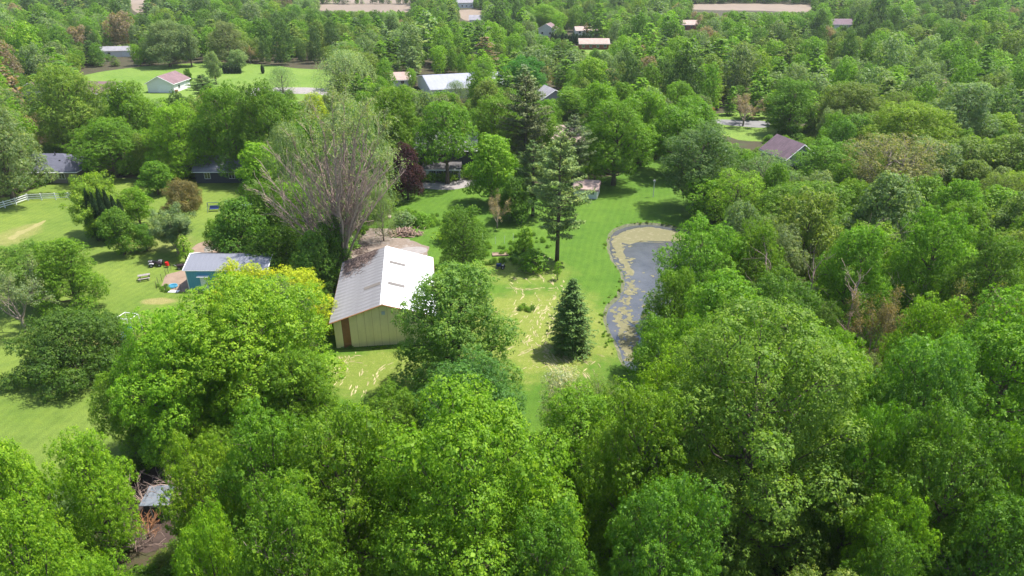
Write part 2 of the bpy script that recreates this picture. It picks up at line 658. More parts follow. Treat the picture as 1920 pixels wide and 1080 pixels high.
PROTO['shade'] = [broad_tree(45, 14, 5.6, 5.2, 'dome', 30, 1100, 20, 0.22, 0.46, (0.2, 0.32), 6, stems=1, interior=.1)]
PROTO['bush'] = [broad_tree(51, 6, 5.4, 0.4, 'dome', 46, 1500, 30, 0.135, 0.36, (0.14, 0.24), 3, stems=4, interior=.2)]
PROTO['shrub'] = [broad_tree(55, 2.5, 1.6, 0.2, 'dome', 12, 170, 16, 0.15, 0.30, (0.25, 0.4), 3, stems=3, interior=.1, sides=4)]
PROTO['round'] = [broad_tree(61, 12, 5.0, 1.6, 'dome', 26, 1100, 16, 0.25, 0.42, (0.2, 0.34), 4, interior=.15),
                  broad_tree(62, 13, 4.8, 1.8, 'egg', 26, 1000, 16, 0.25, 0.42, (0.2, 0.34), 4, interior=.15),
                  broad_tree(63, 14, 5.2, 3.0, 'oval', 30, 1000, 15, 0.26, 0.44, (0.18, 0.3), 4, interior=.12),
                  broad_tree(64, 13, 5.0, 2.0, 'vase', 28, 950, 15, 0.26, 0.46, (0.18, 0.32), 6, stems=2, interior=.1)]
PROTO['far'] = [broad_tree(70 + i, 13, 5.0, 1.0, k, 19 + i, 420, 16, 0.34, 0.55, (0.24, 0.38), 1, interior=.1, sides=4) for i, k in enumerate(('egg', 'dome', 'oval', 'egg', 'vase'))]
PROTO['willow'] = [willow_tree(81, 15, 7.0, 2.0, 30, 1700, 0.30, 9), willow_tree(82, 14, 6.5, 1.5, 26, 1500, 0.30, 9)]
PROTO['spruce'] = [conifer(91, 12, 3.0, 0.3, 'spruce', 36, 12, 0.30, 24), conifer(92, 14, 2.8, 1.0, 'spruce', 26, 8, 0.42, 11)]
PROTO['pine'] = [conifer(93, 18, 4.8, 3.6, 'pine', 24, 6, 0.27, 50), conifer(94, 17, 4.6, 4.0, 'pine', 22, 6, 0.28, 48)]
PROTO['column'] = [conifer(95, 7, 0.95, 0.1, 'column', 40, 7, 0.24, 22)]
PROTO['budding'] = [twiggy_tree(101, 9, 4.5, 1.4, 0.13, 9, 0.42), twiggy_tree(102, 9, 4.5, 1.2, 0.13, 8, 0.42, n0=8)]
PROTO['apple'] = [twiggy_tree(105, 8, 4.6, 1.6, 0.15, 30, 0.50, n0=8)]
PROTO['sapling'] = [broad_tree(111, 4, 1.1, 0.8, 'egg', 10, 110, 12, 0.14, 0.26, (0.25, 0.45), 3, interior=.05, sides=4)]
PROTO['farpine'] = [conifer(96, 15, 3.4, 1.5, 'pine', 12, 5, 0.9, 7), conifer(97, 14, 2.8, 0.6, 'spruce', 14, 6, 0.8, 6)]

LEAFCOL = {
    'G': (0.132, 0.249, 0.016), 'L': (0.170, 0.302, 0.016), 'D': (0.100, 0.201, 0.017), 'Y': (0.215, 0.315, 0.026),
    'W': (0.185, 0.260, 0.105), 'O': (0.165, 0.231, 0.044), 'B': (0.118, 0.224, 0.029), 'R': (0.210, 0.180, 0.075),
    'P': (0.065, 0.028, 0.036), 'K': (0.360, 0.420, 0.022), 'N': (0.085, 0.150, 0.036), 'Q': (0.165, 0.215, 0.094),
    'F': (0.420, 0.440, 0.300), 'T': (0.290, 0.215, 0.145), 'X': (0.360, 0.050, 0.120),
}
NAMES = {'apple': 'spreading_tree', 'shade': 'broadleaf_tree', 'big': 'maple_tree', 'maple': 'maple_tree', 'elm': 'elm_tree', 'airy': 'locust_tree', 'bush': 'broad_bush', 'shrub': 'shrub',
         'round': 'broadleaf_tree', 'far': 'broadleaf_tree', 'willow': 'willow_tree', 'spruce': 'spruce_tree', 'pine': 'pine_tree',
         'column': 'arborvitae', 'budding': 'budding_tree', 'sapling': 'sapling', 'farpine': 'conifer_tree'}
CATS = {'bush': 'bush', 'shrub': 'shrub', 'sapling': 'sapling', 'column': 'evergreen'}
trnd = random.Random(5)
TREES = []          # x, y, r, h of everything planted


def plant(kind, x, y, h, r, col, label, group=None, vary=0.08, variant=None, name=None):
    nm_ = name or NAMES[kind]
    if kind == 'round' and r > 6.2:
        kind = 'maple' if r < 8.4 else 'big'
        variant = (variant or 0) % len(PROTO[kind])
    pl = PROTO[kind]
    tr, cr, H0, R0 = pl[variant if variant is not None else trnd.randrange(len(pl))]
    e = empty(nm_, (x, y, 0), trnd.uniform(0, 6.283), label, CATS.get(kind, 'tree'), group)
    e.scale = (r / R0, r / R0, h / H0)
    link(bpy.data.objects.new("trunk", tr), e)
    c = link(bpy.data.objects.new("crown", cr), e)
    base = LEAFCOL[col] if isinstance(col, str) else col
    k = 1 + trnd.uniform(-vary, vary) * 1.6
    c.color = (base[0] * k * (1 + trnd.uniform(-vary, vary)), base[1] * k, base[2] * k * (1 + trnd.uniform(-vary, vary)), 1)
    TREES.append((x, y, r, h))
    return e


def crown_top_row(y, h, r):
    """image row of the visible upper rim of a crown (an ellipsoid r wide, h tall) standing y metres ahead"""
    zc_ = h * 0.52
    dy, dz = y, zc_ - CAM_H
    D = math.hypot(dy, dz)
    dep = math.atan2(-dz, dy)
    c = h * 0.48
    ext = math.sqrt((c * math.cos(dep)) ** 2 + (r * 0.93 * math.sin(dep)) ** 2)
    el = -dep + math.asin(min(0.95, ext / D))
    return 540 - F * math.tan(el + PITCH)


def tree_px(kind, u, vt, b, w, col, label, group=None, variant=None, name=None):
    """b < 40: height in metres (distance follows); b > 40: row where the trunk meets the ground"""
    slim = kind in ('spruce', 'pine', 'column', 'farpine', 'sapling')
    if b < 40:
        h = b
        lo, hi = 8.0, 600.0
        for _ in range(40):
            y = (lo + hi) / 2
            zc = y * CP + (CAM_H - h * 0.5) * SP
            r = w * zc / F / 2
            if crown_top_row(y, h, r) > vt:
                lo = y
            else:
                hi = y
    else:
        y = gp(u, b).y
        h = max(1.0, h_at(y, vt)) * 1.02
        if not slim:
            zc = y * CP + (CAM_H - h * 0.5) * SP
            r = w * zc / F / 2
            lo, hi = 1.0, 40.0
            for _ in range(30):
                hm = (lo + hi) / 2
                if crown_top_row(y, hm, r) > vt:
                    lo = hm
                else:
                    hi = hm
            h = max(hm, h * 0.55)
    zc = y * CP + (CAM_H - h * 0.5) * SP
    x = (u - 960) / F * zc
    r = max(0.3, w * zc / F / 2)
    return plant(kind, x, y, h, r, col, label, group, variant=variant, name=name)
# ------------------------------------------------------------------ ground, lawns, pond
def ragged(pts, amp=0.5, step=1.2, seed=0, smooth=True):
    """closed outline through pts (world xy), smoothed, then made uneven"""
    rnd = random.Random(seed)
    P = [Vector((p[0], p[1])) for p in pts]
    n = len(P)
    out = []
    for i in range(n):
        p0, p1, p2, p3 = P[i - 1], P[i], P[(i + 1) % n], P[(i + 2) % n]
        L = (p2 - p1).length
        k = max(2, int(L / step))
        for j in range(k):
            t = j / k
            if smooth:
                q = 0.5 * ((2 * p1) + (p2 - p0) * t + (2 * p0 - 5 * p1 + 4 * p2 - p3) * t * t + (3 * p1 - p0 - 3 * p2 + p3) * t ** 3)
            else:
                q = p1.lerp(p2, t)
            out.append(q + Vector((rnd.gauss(0, 1), rnd.gauss(0, 1))) * amp * 0.35)
    return out


def sheet(name, outline, z, mat, holes=(), kind='structure', label=None, parent=None):
    loops = [[Vector((p[0], p[1], 0)) for p in outline]] + [[Vector((p[0], p[1], 0)) for p in h] for h in holes]
    tris = tessellate_polygon(loops)
    flat = [p for l in loops for p in l]
    me = bpy.data.meshes.new(name)
    fs = []
    for t in tris:
        a, b, c = (flat[i] for i in t)
        fs.append(t if (b - a).cross(c - a).z > 0 else (t[0], t[2], t[1]))
    me.from_pydata([(p.x, p.y, z) for p in flat], [], fs)
    me.update()
    o = mobj(name, me, parent, mat)
    return tag(o, label, kind=kind)


def lawn_mat(name, a, b, yellow, centres=(), stripe=0.12, sdir=(1, 0.25, 0), wear=(0.36, 0.27, 0.15)):
    """mown grass: two greens in patches, mowing bands, worn and hay-coloured areas around given centres (x, y, rx, ry, amount)"""
    m, nt, out = new_mat(name)
    co = objcoord(nt)
    big = noise(nt, co, 0.07, 4, 0.6)
    col = ramp(nt, big, [(0.3, a), (0.7, b)])
    med = noise(nt, co, 0.6, 5, 0.7)
    col = mixc(nt, 0.65, col, ramp(nt, med, [(0.25, (0.55, 0.62, 0.55)), (0.5, (1, 1, 1)), (0.8, (1.35, 1.2, 1.0))]), 'MULTIPLY')
    # mowing bands following a warped direction
    mp = nd(nt, "ShaderNodeMapping")
    mp.inputs["Rotation"].default_value = (0, 0, math.atan2(sdir[1], sdir[0]))
    nt.links.new(co, mp.inputs["Vector"])
    wv = nd(nt, "ShaderNodeTexWave", wave_type='BANDS', bands_direction='X')
    wv.inputs["Scale"].default_value = 0.28
    wv.inputs["Distortion"].default_value = 14.0
    wv.inputs["Detail"].default_value = 2
    wv.inputs["Detail Scale"].default_value = 0.12
    nt.links.new(mp.outputs[0], wv.inputs["Vector"])
    col = mixc(nt, stripe * 1.2, col, ramp(nt, wv.outputs["Fac"], [(0.2, 0.7), (0.8, 1.25)]), 'MULTIPLY')
    sx = nd(nt, "ShaderNodeSeparateXYZ")
    nt.links.new(co, sx.inputs[0])
    warp = noise(nt, co, 0.18, 4, 0.7)
    tot = None
    for (cx, cy, rx, ry, amt) in centres:
        dx = mth(nt, 'DIVIDE', mth(nt, 'SUBTRACT', sx.outputs[0], cx), rx)
        dy = mth(nt, 'DIVIDE', mth(nt, 'SUBTRACT', sx.outputs[1], cy), ry)
        d = mth(nt, 'SQRT', mth(nt, 'ADD', mth(nt, 'MULTIPLY', dx, dx), mth(nt, 'MULTIPLY', dy, dy)))
        d = mth(nt, 'ADD', d, mth(nt, 'MULTIPLY', mth(nt, 'SUBTRACT', warp, 0.5), 1.6))
        k = mth(nt, 'MULTIPLY', mth(nt, 'SUBTRACT', 1.25, d), 2.2, clamp=True)
        k = mth(nt, 'MULTIPLY', k, amt)
        tot = k if tot is None else mth(nt, 'MAXIMUM', tot, k)
    if tot is not None:
        fine = noise(nt, co, 1.3, 5, 0.75)
        ycol = ramp(nt, fine, [(0.3, tuple(c * 0.8 for c in yellow)), (0.55, yellow), (0.72, wear)])
        col = mixc(nt, tot, col, ycol)
    gr = noise(nt, co, 9.0, 4, 0.8)
    col = mixc(nt, 0.8, col, ramp(nt, gr, [(0.3, 0.45), (0.7, 1.3)]), 'MULTIPLY')
    p = nd(nt, "ShaderNodeBsdfPrincipled")
    p.inputs["Roughness"].default_value = 0.85
    p.inputs["Specular IOR Level"].default_value = 0.15
    nt.links.new(col, p.inputs["Base Color"])
    bm_ = nd(nt, "ShaderNodeBump")
    bm_.inputs["Strength"].default_value = 0.8
    bm_.inputs["Distance"].default_value = 0.12
    nt.links.new(noise(nt, co, 5.0, 5, 0.8), bm_.inputs["Height"])
    nt.links.new(bm_.outputs[0], p.inputs["Normal"])
    nt.links.new(p.outputs[0], out.inputs[0])
    return m


def pxs(*uv):
    return [gp(u, v) for u, v in uv]


POND = ragged(pxs((1152, 434), (1175, 423), (1215, 419), (1260, 425), (1300, 440), (1318, 480), (1310, 545), (1290, 600), (1250, 650), (1215, 684),
                  (1182, 690), (1168, 670), (1160, 645), (1149, 628), (1138, 600), (1140, 582), (1152, 565), (1166, 548), (1173, 530), (1168, 512), (1156, 494), (1146, 470), (1144, 450)), 0.22, 0.8, 3)


def inset(pts, d):
    n = len(pts)
    out = []
    for i in range(n):
        a, b = pts[i - 2], pts[(i + 2) % n]
        t = (b - a)
        nrm = Vector((-t.y, t.x)).normalized()
        out.append(pts[i] + nrm * d)
    return out


def area(pts):
    return 0.5 * sum(pts[i - 1].x * pts[i].y - pts[i].x * pts[i - 1].y for i in range(len(pts)))


if area(POND) < 0:
    POND.reverse()
SHORE = inset(POND, -0.55)
BED = inset(POND, 1.6)

M['woodfloor'] = surf("woodland_floor", (0.030, 0.050, 0.014), (0.055, 0.042, 0.022), 0.25, 0.95, 0.8, 3, c3=(0.040, 0.075, 0.016))
GROUND_OUT = [Vector(p) for p in ((-2500, -600), (2500, -600), (2500, 4000), (-2500, 4000))]
g_in = [Vector(p) for p in ((-260, -40), (260, -40), (260, 420), (-260, 420))]
sheet("ground", GROUND_OUT, 0.0, M['woodfloor'], [ [Vector((p.x, p.y)) for p in reversed(SHORE)] ])

# pond: bank, bed and water
M['bank'] = surf("pond_bank_mud", (0.16, 0.14, 0.10), (0.08, 0.095, 0.04), 1.2, 0.9, 0.5, 8, c3=(0.21, 0.185, 0.14))
ring = [[(p.x, p.y, 0.012) for p in SHORE], [(p.x, p.y, -0.30) for p in POND], [(p.x, p.y, -1.4) for p in BED]]
me = bpy.data.meshes.new("pond_bank")
n = len(POND)
vs = [p for r in ring for p in r]
fs = [(k * n + i, k * n + (i + 1) % n, (k + 1) * n + (i + 1) % n, (k + 1) * n + i) for k in range(2) for i in range(n)]
me.from_pydata(vs, [], fs)
me.update()
tag(mobj("pond_bank", me, None, M['bank']), kind='structure')
tag(sheet("pond_bed", BED, -1.42, M['bank']), kind='structure')

wm, nt, out = new_mat("pond_water")
co = objcoord(nt)
p = nd(nt, "ShaderNodeBsdfPrincipled")
f = noise(nt, co, 0.25, 3, 0.6)
nt.links.new(ramp(nt, f, [(0.3, (0.050, 0.052, 0.056)), (0.7, (0.085, 0.086, 0.090))]), p.inputs["Base Color"])
p.inputs["Roughness"].default_value = 0.12
p.inputs["Specular IOR Level"].default_value = 0.55
p.inputs["IOR"].default_value = 1.5
b = nd(nt, "ShaderNodeBump")
b.inputs["Strength"].default_value = 0.5
b.inputs["Distance"].default_value = 0.06
cs = objcoord(nt, (0.8, 3.0, 1))
nt.links.new(noise(nt, cs, 2.2, 4, 0.6), b.inputs["Height"])
nt.links.new(b.outputs[0], p.inputs["Normal"])
nt.links.new(p.outputs[0], out.inputs[0])
sheet("pond_water", inset(POND, -0.12), -0.27, wm)

# lawns
LAWN_G = dict(a=(0.056, 0.128, 0.011), b=(0.090, 0.168, 0.017), yellow=(0.195, 0.225, 0.042))
c1 = gp(1010, 600)
c2 = gp(690, 700)
c3 = gp(1000, 510)
M['lawn'] = lawn_mat("lawn_grass", **LAWN_G, centres=[(c1.x - 1.0, c1.y - 2, 11.0, 11.0, 0.8), (c2.x, c2.y, 8, 4.5, 0.62), (c3.x - 2, c3.y, 7.0, 4.5, .5)])
m1, m2, m3, m4 = gp(300, 680), gp(200, 400), gp(305, 570), gp(60, 445)
M['lawn_left'] = lawn_mat("lawn_grass_rough", (0.098, 0.158, 0.022), (0.150, 0.205, 0.034), (0.250, 0.225, 0.080),
                          centres=[(gp(250, 640).x, gp(250, 640).y, 9, 2.0, .65), (gp(30, 440).x, gp(30, 440).y, 3.2, 5.0, .55), (gp(300, 565).x, gp(300, 565).y, 2.2, 1.0, .9), (gp(290, 455).x, gp(290, 455).y, 6, 4, .35)])
M['lawn_far'] = lawn_mat("lawn_grass_far", (0.105, 0.185, 0.025), (0.155, 0.230, 0.042), (0.24, 0.25, 0.08), centres=[], stripe=0.08)

L1 = ragged(pxs((1345, 338), (1352, 420), (1335, 500), (1330, 560), (1300, 640), (1270, 720), (1200, 800), (1040, 900), (860, 860), (700, 850), (600, 770), (585, 670), (640, 560),
                (655, 470), (690, 425), (735, 395), (760, 352), (880, 340), (1000, 345), (1090, 340), (1180, 322), (1200, 305), (1250, 296), (1330, 305)), 0.8, 1.5, 5)
if area(L1) < 0:
    L1.reverse()
sheet("lawn", L1, 0.014, M['lawn'], [[Vector((p.x, p.y)) for p in reversed(SHORE)]])
L2 = ragged(pxs((-160, 372), (0, 372), (90, 345), (180, 335), (330, 335), (480, 345), (480, 420), (560, 480), (600, 560), (560, 640), (420, 720), (300, 800), (220, 900), (80, 900), (-160, 860)), 0.9, 2, 6)
sheet("left_lawn", L2, 0.012, M['lawn_left'])
L3 = ragged(pxs((125, 178), (150, 145), (235, 128), (330, 121), (395, 117), (480, 120), (560, 128), (640, 136), (640, 172), (560, 190), (420, 200), (250, 205), (120, 200)), 1.5, 5, 7)
sheet("far_lawn", L3, 0.014, M['lawn_far'])
L4 = ragged(pxs((1335, 215), (1440, 212), (1470, 235), (1450, 262), (1380, 262), (1340, 240)), 1.0, 3, 8)
sheet("roadside_lawn", L4, 0.014, M['lawn_far'])
L5 = ragged(pxs((1035, 95), (1120, 84), (1170, 90), (1130, 110), (1060, 118)), 1.0, 5, 9)
sheet("distant_lawn", L5, 0.014, M['lawn_far'])
L6 = ragged(pxs((200, 92), (235, 82), (262, 88), (250, 100), (215, 103)), 1.0, 4, 10)
sheet("hedged_lawn", L6, 0.014, M['lawn_far'])

# bare ground
M['track'] = surf('worn_grass', (0.27, 0.235, 0.095), (0.20, 0.20, 0.065), 1.2, 0.95, 0.4, 8)
M['gravel'] = surf("gravel_dirt", (0.25, 0.20, 0.165), (0.17, 0.13, 0.10), 0.9, 0.95, 0.6, 9, c3=(0.30, 0.265, 0.235))
M['soil'] = surf("bare_soil", (0.27, 0.195, 0.145), (0.19, 0.135, 0.095), 0.8, 0.95, 0.5, 8)
M['concrete'] = surf("old_concrete", (0.29, 0.265, 0.25), (0.20, 0.18, 0.17), 0.8, 0.9, 0.3, 8)
M['field'] = surf("tilled_field", (0.22, 0.17, 0.125), (0.18, 0.14, 0.105), 0.02, 0.95, 0.3, 1, (1, 0.15, 1))
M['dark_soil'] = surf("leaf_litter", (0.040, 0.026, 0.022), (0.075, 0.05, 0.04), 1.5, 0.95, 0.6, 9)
sheet("gravel_yard", ragged(pxs((640, 445), (668, 432), (700, 428), (733, 430), (735, 444), (760, 448), (800, 462), (798, 474), (790, 500), (640, 500), (625, 470)), 0.7, 0.8, 11), 0.022, M['gravel'])
sheet("concrete_apron", ragged(pxs((752, 466), (775, 463), (800, 465), (799, 473), (780, 478), (800, 482), (790, 492), (740, 480)), 0.15, 0.8, 12), 0.030, M['concrete'])
sheet("dirt_pen", ragged(pxs((303, 540), (312, 516), (330, 510), (352, 505), (380, 505), (380, 545), (345, 548), (318, 545)), 0.3, 0.7, 13), 0.022, M['soil'])
sheet("dirt_strip", ragged(pxs((362, 470), (372, 456), (400, 452), (440, 455), (450, 470), (420, 480), (375, 482)), 0.5, 0.8, 14), 0.022, M['soil'])
sheet("patio", ragged(pxs((785, 352), (780, 343), (800, 337), (850, 333), (895, 328), (905, 340), (880, 350), (840, 356)), 0.25, 1, 15), 0.022, M['concrete'])
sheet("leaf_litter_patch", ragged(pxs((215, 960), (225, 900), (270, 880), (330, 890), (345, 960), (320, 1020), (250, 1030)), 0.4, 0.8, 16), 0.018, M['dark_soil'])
M['road'] = surf("pale_asphalt", (0.20, 0.195, 0.195), (0.16, 0.155, 0.155), 0.3, 0.9, 0.2, 5)
sheet("road", ragged(pxs((1335, 224), (1400, 226), (1440, 228), (1440, 239), (1400, 238), (1335, 231)), 0.05, 2, 17), 0.03, M['road'])
sheet("asphalt_drive", ragged(pxs((470, 166), (560, 164), (604, 166), (640, 172), (640, 182), (600, 178), (545, 176), (470, 180)), 0.1, 2, 19), 0.03, M['concrete'])
# worn track on the upper left lawn
sheet("worn_track", ragged([gp(*q) for q in ((14, 447), (30, 437), (55, 426), (80, 414), (83, 417), (60, 430), (38, 441), (22, 450))], 0.5, 0.6, 20), 0.02, M['track'])

FIELDS = [pxs((596, 9), (650, 8), (770, 9), (770, 22), (700, 24), (596, 19)), pxs((862, 19), (905, 20), (900, 34), (878, 39), (864, 34)),
          pxs((1290, 9), (1400, 7), (1520, 9), (1522, 24), (1430, 20), (1300, 18)), pxs((243, -8), (272, -8), (272, 22), (262, 26), (245, 14)),
          pxs((340, -6), (470, -6), (500, 4), (350, 6)), pxs((600, -6), (980, -8), (1000, 3), (870, 6), (600, 6))]
for i, fld in enumerate(FIELDS):
    sheet("tilled_field", ragged(fld, 1.0, 15, 30 + i), 0.02 + 0.004 * i, M['field'])

# hay clippings left in curved windrows on the mown yard
clip = MB()
crnd = random.Random(77)


def windrow(px, width, dens, seed):
    r_ = random.Random(seed)
    P = [gp(*q) for q in px]
    for i in range(len(P) - 1):
        a, b = P[i], P[i + 1]
        p0 = P[i - 1] if i else a
        p3 = P[i + 2] if i + 2 < len(P) else b
        L = (b - a).length
        k = int(L * dens)
        for j in range(k):
            t = r_.random()
            q = 0.5 * ((2 * a) + (b - p0) * t + (2 * p0 - 5 * a + 4 * b - p3) * t * t + (3 * a - p0 - 3 * b + p3) * t ** 3)
            if math.sin(q.x * 1.9 + seed) + math.sin(q.y * 1.3 + seed * 2.1) < 0.12:
                continue
            q = q + Vector((r_.gauss(0, width), r_.gauss(0, width), 0))
            tng = (b - a).normalized()
            ang = math.atan2(tng.y, tng.x) + r_.gauss(0, 0.13)
            l, w_ = r_.uniform(0.18, 0.60), r_.uniform(0.035, 0.085)
            c_, s_ = math.cos(ang), math.sin(ang)
            z = 0.02
            hgt = r_.uniform(0.03, 0.07)
            pts = []
            for (dx, dy, dz) in ((-l, 0, 0), (-l * .3, -w_, 0), (l * .5, -w_ * .8, 0), (l, 0, 0), (l * .3, w_, 0), (-l * .4, w_ * .9, 0)):
                pts.append((q.x + dx * c_ - dy * s_, q.y + dx * s_ + dy * c_, z))
            bidx = len(clip.v)
            clip.v += pts + [(q.x, q.y, z + hgt)]
            for e in range(6):
                clip.f.append((bidx + e, bidx + (e + 1) % 6, bidx + 6))


curves = [((1060, 700), (1030, 660), (1000, 640), (985, 610), (1000, 585), (1025, 560), (1028, 535), (1010, 515)),
          ((1075, 712), (1040, 672), (1012, 650), (1000, 618), (1012, 592), (1035, 570), (1040, 545), (1030, 520)),
          ((1100, 690), (1060, 668), (1030, 640), (1020, 615), (1030, 590)), ((1120, 672), (1085, 664), (1050, 650), (1040, 625)),
          ((970, 665), (1000, 655), (1030, 668), (1055, 700), (1060, 720)), ((950, 655), (985, 640), (1005, 620), (1010, 600)),
          ((960, 520), (975, 532), (980, 552), (972, 568)), ((945, 512), (985, 516), (1030, 518)), ((950, 540), (990, 542), (1035, 540)),
          ((985, 690), (1010, 680), (1040, 690), (1060, 715)), ((1020, 480), (1010, 500), (1000, 512)),
          ((1085, 700), (1105, 685), (1115, 700)), ((940, 600), (960, 590), (985, 570)), ((1040, 600), (1020, 580), (1010, 560)),
          ((640, 720), (650, 700), (655, 680), (650, 665)), ((660, 745), (672, 715), (680, 690)), ((630, 700), (640, 685), (650, 675)),
          ((700, 720), (710, 695), (735, 680)), ((640, 675), (660, 672), (690, 676)), ((690, 740), (700, 715), (705, 700)),
          ((1060, 720), (1045, 690), (1020, 665)), ((1110, 720), (1100, 705), (1090, 690))]
for i, cv in enumerate(curves):
    for j, (du, dv) in enumerate(((0, 0), (13, -5), (-12, 6), (24, 3))):
        if j and i in (13, 14, 15, 16, 17, 18, 19) and j > 2:
            continue
        windrow([(a_ + du, b_ + dv) for a_, b_ in cv], 0.13, 1.7 if j else 3.6, i * 4 + j + 1)
M['straw'] = surf("dry_clippings", (0.46, 0.385, 0.22), (0.34, 0.31, 0.14), 2.0, 0.95, 0, island=0.5)
tag(clip.build("grass_clippings", M['straw']), "straw-coloured dry grass clippings in curved windrows on the mown yard", kind='stuff')

# algae mats on the pond
algae = []
arnd = random.Random(9)


def inpoly(x, y, P):
    c = False
    for i in range(len(P)):
        a, b = P[i - 1], P[i]
        if (a.y > y) != (b.y > y) and x < (b.x - a.x) * (y - a.y) / (b.y - a.y) + a.x:
            c = not c
    return c


M['algae'] = surf("pond_algae", (0.195, 0.165, 0.090), (0.135, 0.130, 0.060), 1.6, 0.9, 0.5, 12, c3=(0.25, 0.215, 0.13))
AL = MB()


def mat_blob(cx, cy, r, squash=1.0, z=-0.262):
    k = 13
    ph = [arnd.uniform(0, 6.28) for _ in range(3)]
    pts = []
    for i in range(k):
        t = i / k * 6.283
        rr = r * (1 + .32 * math.sin(2 * t + ph[0]) + .22 * math.sin(3 * t + ph[1]) + .2 * math.sin(5 * t + ph[2]))
        x, y = cx + rr * math.cos(t), cy + rr * math.sin(t) * squash
        pts.append((x, y, z))
    if all(inpoly(p[0], p[1], POND) for p in pts):
        AL.poly(pts)


zz = -0.262
top = sheet("algae_mat", [Vector(p[:2]) for p in ragged([gp(*q) for q in ((1156, 440), (1180, 428), (1215, 423), (1258, 429), (1292, 440), (1312, 470), (1300, 478), (1270, 462), (1248, 452), (1232, 452),
            (1205, 449), (1190, 452), (1176, 456), (1166, 452), (1170, 470), (1178, 490), (1188, 506), (1182, 514), (1170, 498), (1158, 478), (1152, 458))], 0.45, 0.5, 44)], zz, M['algae'], kind='stuff',
            label="yellow-green algae mat covering the far end of the pond")
for i in range(420):
    zz += 0.00002
    t = arnd.random()
    if i < 150:
        u, v = 1152 + arnd.gauss(0, 9) + 26 * t, 440 + 110 * t
    elif i < 330:
        v = arnd.uniform(555, 675)
        u = 1175 + (v - 640) * 0.05 + arnd.gauss(0, 13)
    else:
        u, v = arnd.uniform(1150, 1250), arnd.uniform(505, 640)
    q = gp(u, v)
    mat_blob(q.x, q.y, arnd.uniform(0.10, 0.5) * (0.6 if i > 330 else 1), 1.0, zz)
tag(AL.build("floating_algae", M['algae']), "small yellow-green algae patches drifting along the pond's near shore", kind='stuff')
# ------------------------------------------------------------------ buildings
def metal_mat(name, c1, c2, rough=0.5, stretch=(0.25, 3, 1), scale=1.0, c3=None, streak=0.5, spec=0.4):
    m, nt, out = new_mat(name)
    co = objcoord(nt, stretch)
    f = noise(nt, co, scale, 6, 0.7)
    stops = [(0.35, c1), (0.65, c2)] if c3 is None else [(0.25, c3), (0.48, c2), (0.65, c1)]
    col = ramp(nt, f, stops)
    g = noise(nt, objcoord(nt), 0.35, 5, 0.7)
    col = mixc(nt, streak, col, ramp(nt, g, [(0.3, 0.6), (0.6, 1.0)]), 'MULTIPLY')
    p = nd(nt, "ShaderNodeBsdfPrincipled")
    nt.links.new(col, p.inputs["Base Color"])
    p.inputs["Roughness"].default_value = rough
    p.inputs["Specular IOR Level"].default_value = spec
    nt.links.new(p.outputs[0], out.inputs[0])
    return m


def shingle_mat(name, c1, c2):
    m, nt, out = new_mat(name)
    co = objcoord(nt)
    br = nd(nt, "ShaderNodeTexBrick")
    br.inputs["Scale"].default_value = 1.0
    br.inputs["Brick Width"].default_value = 0.9
    br.inputs["Row Height"].default_value = 0.22
    br.inputs["Mortar Size"].default_value = 0.012
    br.inputs["Color1"].default_value = (*c1, 1)
    br.inputs["Color2"].default_value = (*c2, 1)
    br.inputs["Mortar"].default_value = (c1[0] * .5, c1[1] * .5, c1[2] * .5, 1)
    nt.links.new(co, br.inputs["Vector"])
    g = noise(nt, co, 0.5, 5, 0.7)
    col = mixc(nt, 0.7, br.outputs["Color"], ramp(nt, g, [(0.3, 0.6), (0.7, 1.15)]), 'MULTIPLY')
    p = nd(nt, "ShaderNodeBsdfPrincipled")
    nt.links.new(col, p.inputs["Base Color"])
    p.inputs["Roughness"].default_value = 0.85
    nt.links.new(p.outputs[0], out.inputs[0])
    return m


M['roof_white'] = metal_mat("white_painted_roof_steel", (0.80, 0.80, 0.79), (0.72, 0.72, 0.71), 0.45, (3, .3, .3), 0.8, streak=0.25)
M['roof_stained_shade'] = metal_mat("stained_roof_steel_painted_shade", (0.33, 0.32, 0.325), (0.20, 0.195, 0.20), 0.55, (0.16, 1.1, 0.5), 1.0, (0.115, 0.105, 0.10), 0.6)  # dirt streaks; the base grey also carries painted shade of the sun-averted slope
M['skylight'] = metal_mat("weathered_skylight", (0.17, 0.15, 0.13), (0.13, 0.115, 0.10), 0.5)
M['cream_steel'] = metal_mat("cream_wall_steel", (0.80, 0.70, 0.43), (0.72, 0.63, 0.38), 0.5, (2, 2, .2), 0.8, streak=0.3)
M['tan_wood'] = surf("reddish_door_wood", (0.34, 0.16, 0.07), (0.25, 0.12, 0.055), 2, 0.8)
M['white_trim'] = surf("white_trim_paint", (0.76, 0.76, 0.75), (0.66, 0.66, 0.66), 1, 0.6)
M['vent'] = surf("pale_blue_plastic", (0.45, 0.50, 0.62), (0.35, 0.4, 0.5), 4, 0.5)
M['blue_steel'] = metal_mat("blue_wall_steel", (0.085, 0.31, 0.45), (0.07, 0.27, 0.40), 0.45, (3, 3, .3), 0.6, streak=0.3)
M['charcoal_steel'] = metal_mat("charcoal_roof_steel", (0.20, 0.205, 0.235), (0.15, 0.155, 0.18), 0.36, (3, .3, 1), 0.6, streak=0.35, spec=0.6)
M['slate_shingle'] = shingle_mat("slate_grey_shingle", (0.105, 0.108, 0.145), (0.078, 0.080, 0.110))
M['maroon_shingle'] = shingle_mat("maroon_shingle", (0.19, 0.115, 0.118), (0.155, 0.092, 0.098))
M['brown_shingle'] = shingle_mat("purple_brown_shingle", (0.150, 0.095, 0.115), (0.110, 0.070, 0.088))
M['tan_shingle'] = shingle_mat("pinkish_tan_shingle", (0.42, 0.30, 0.255), (0.35, 0.25, 0.215))
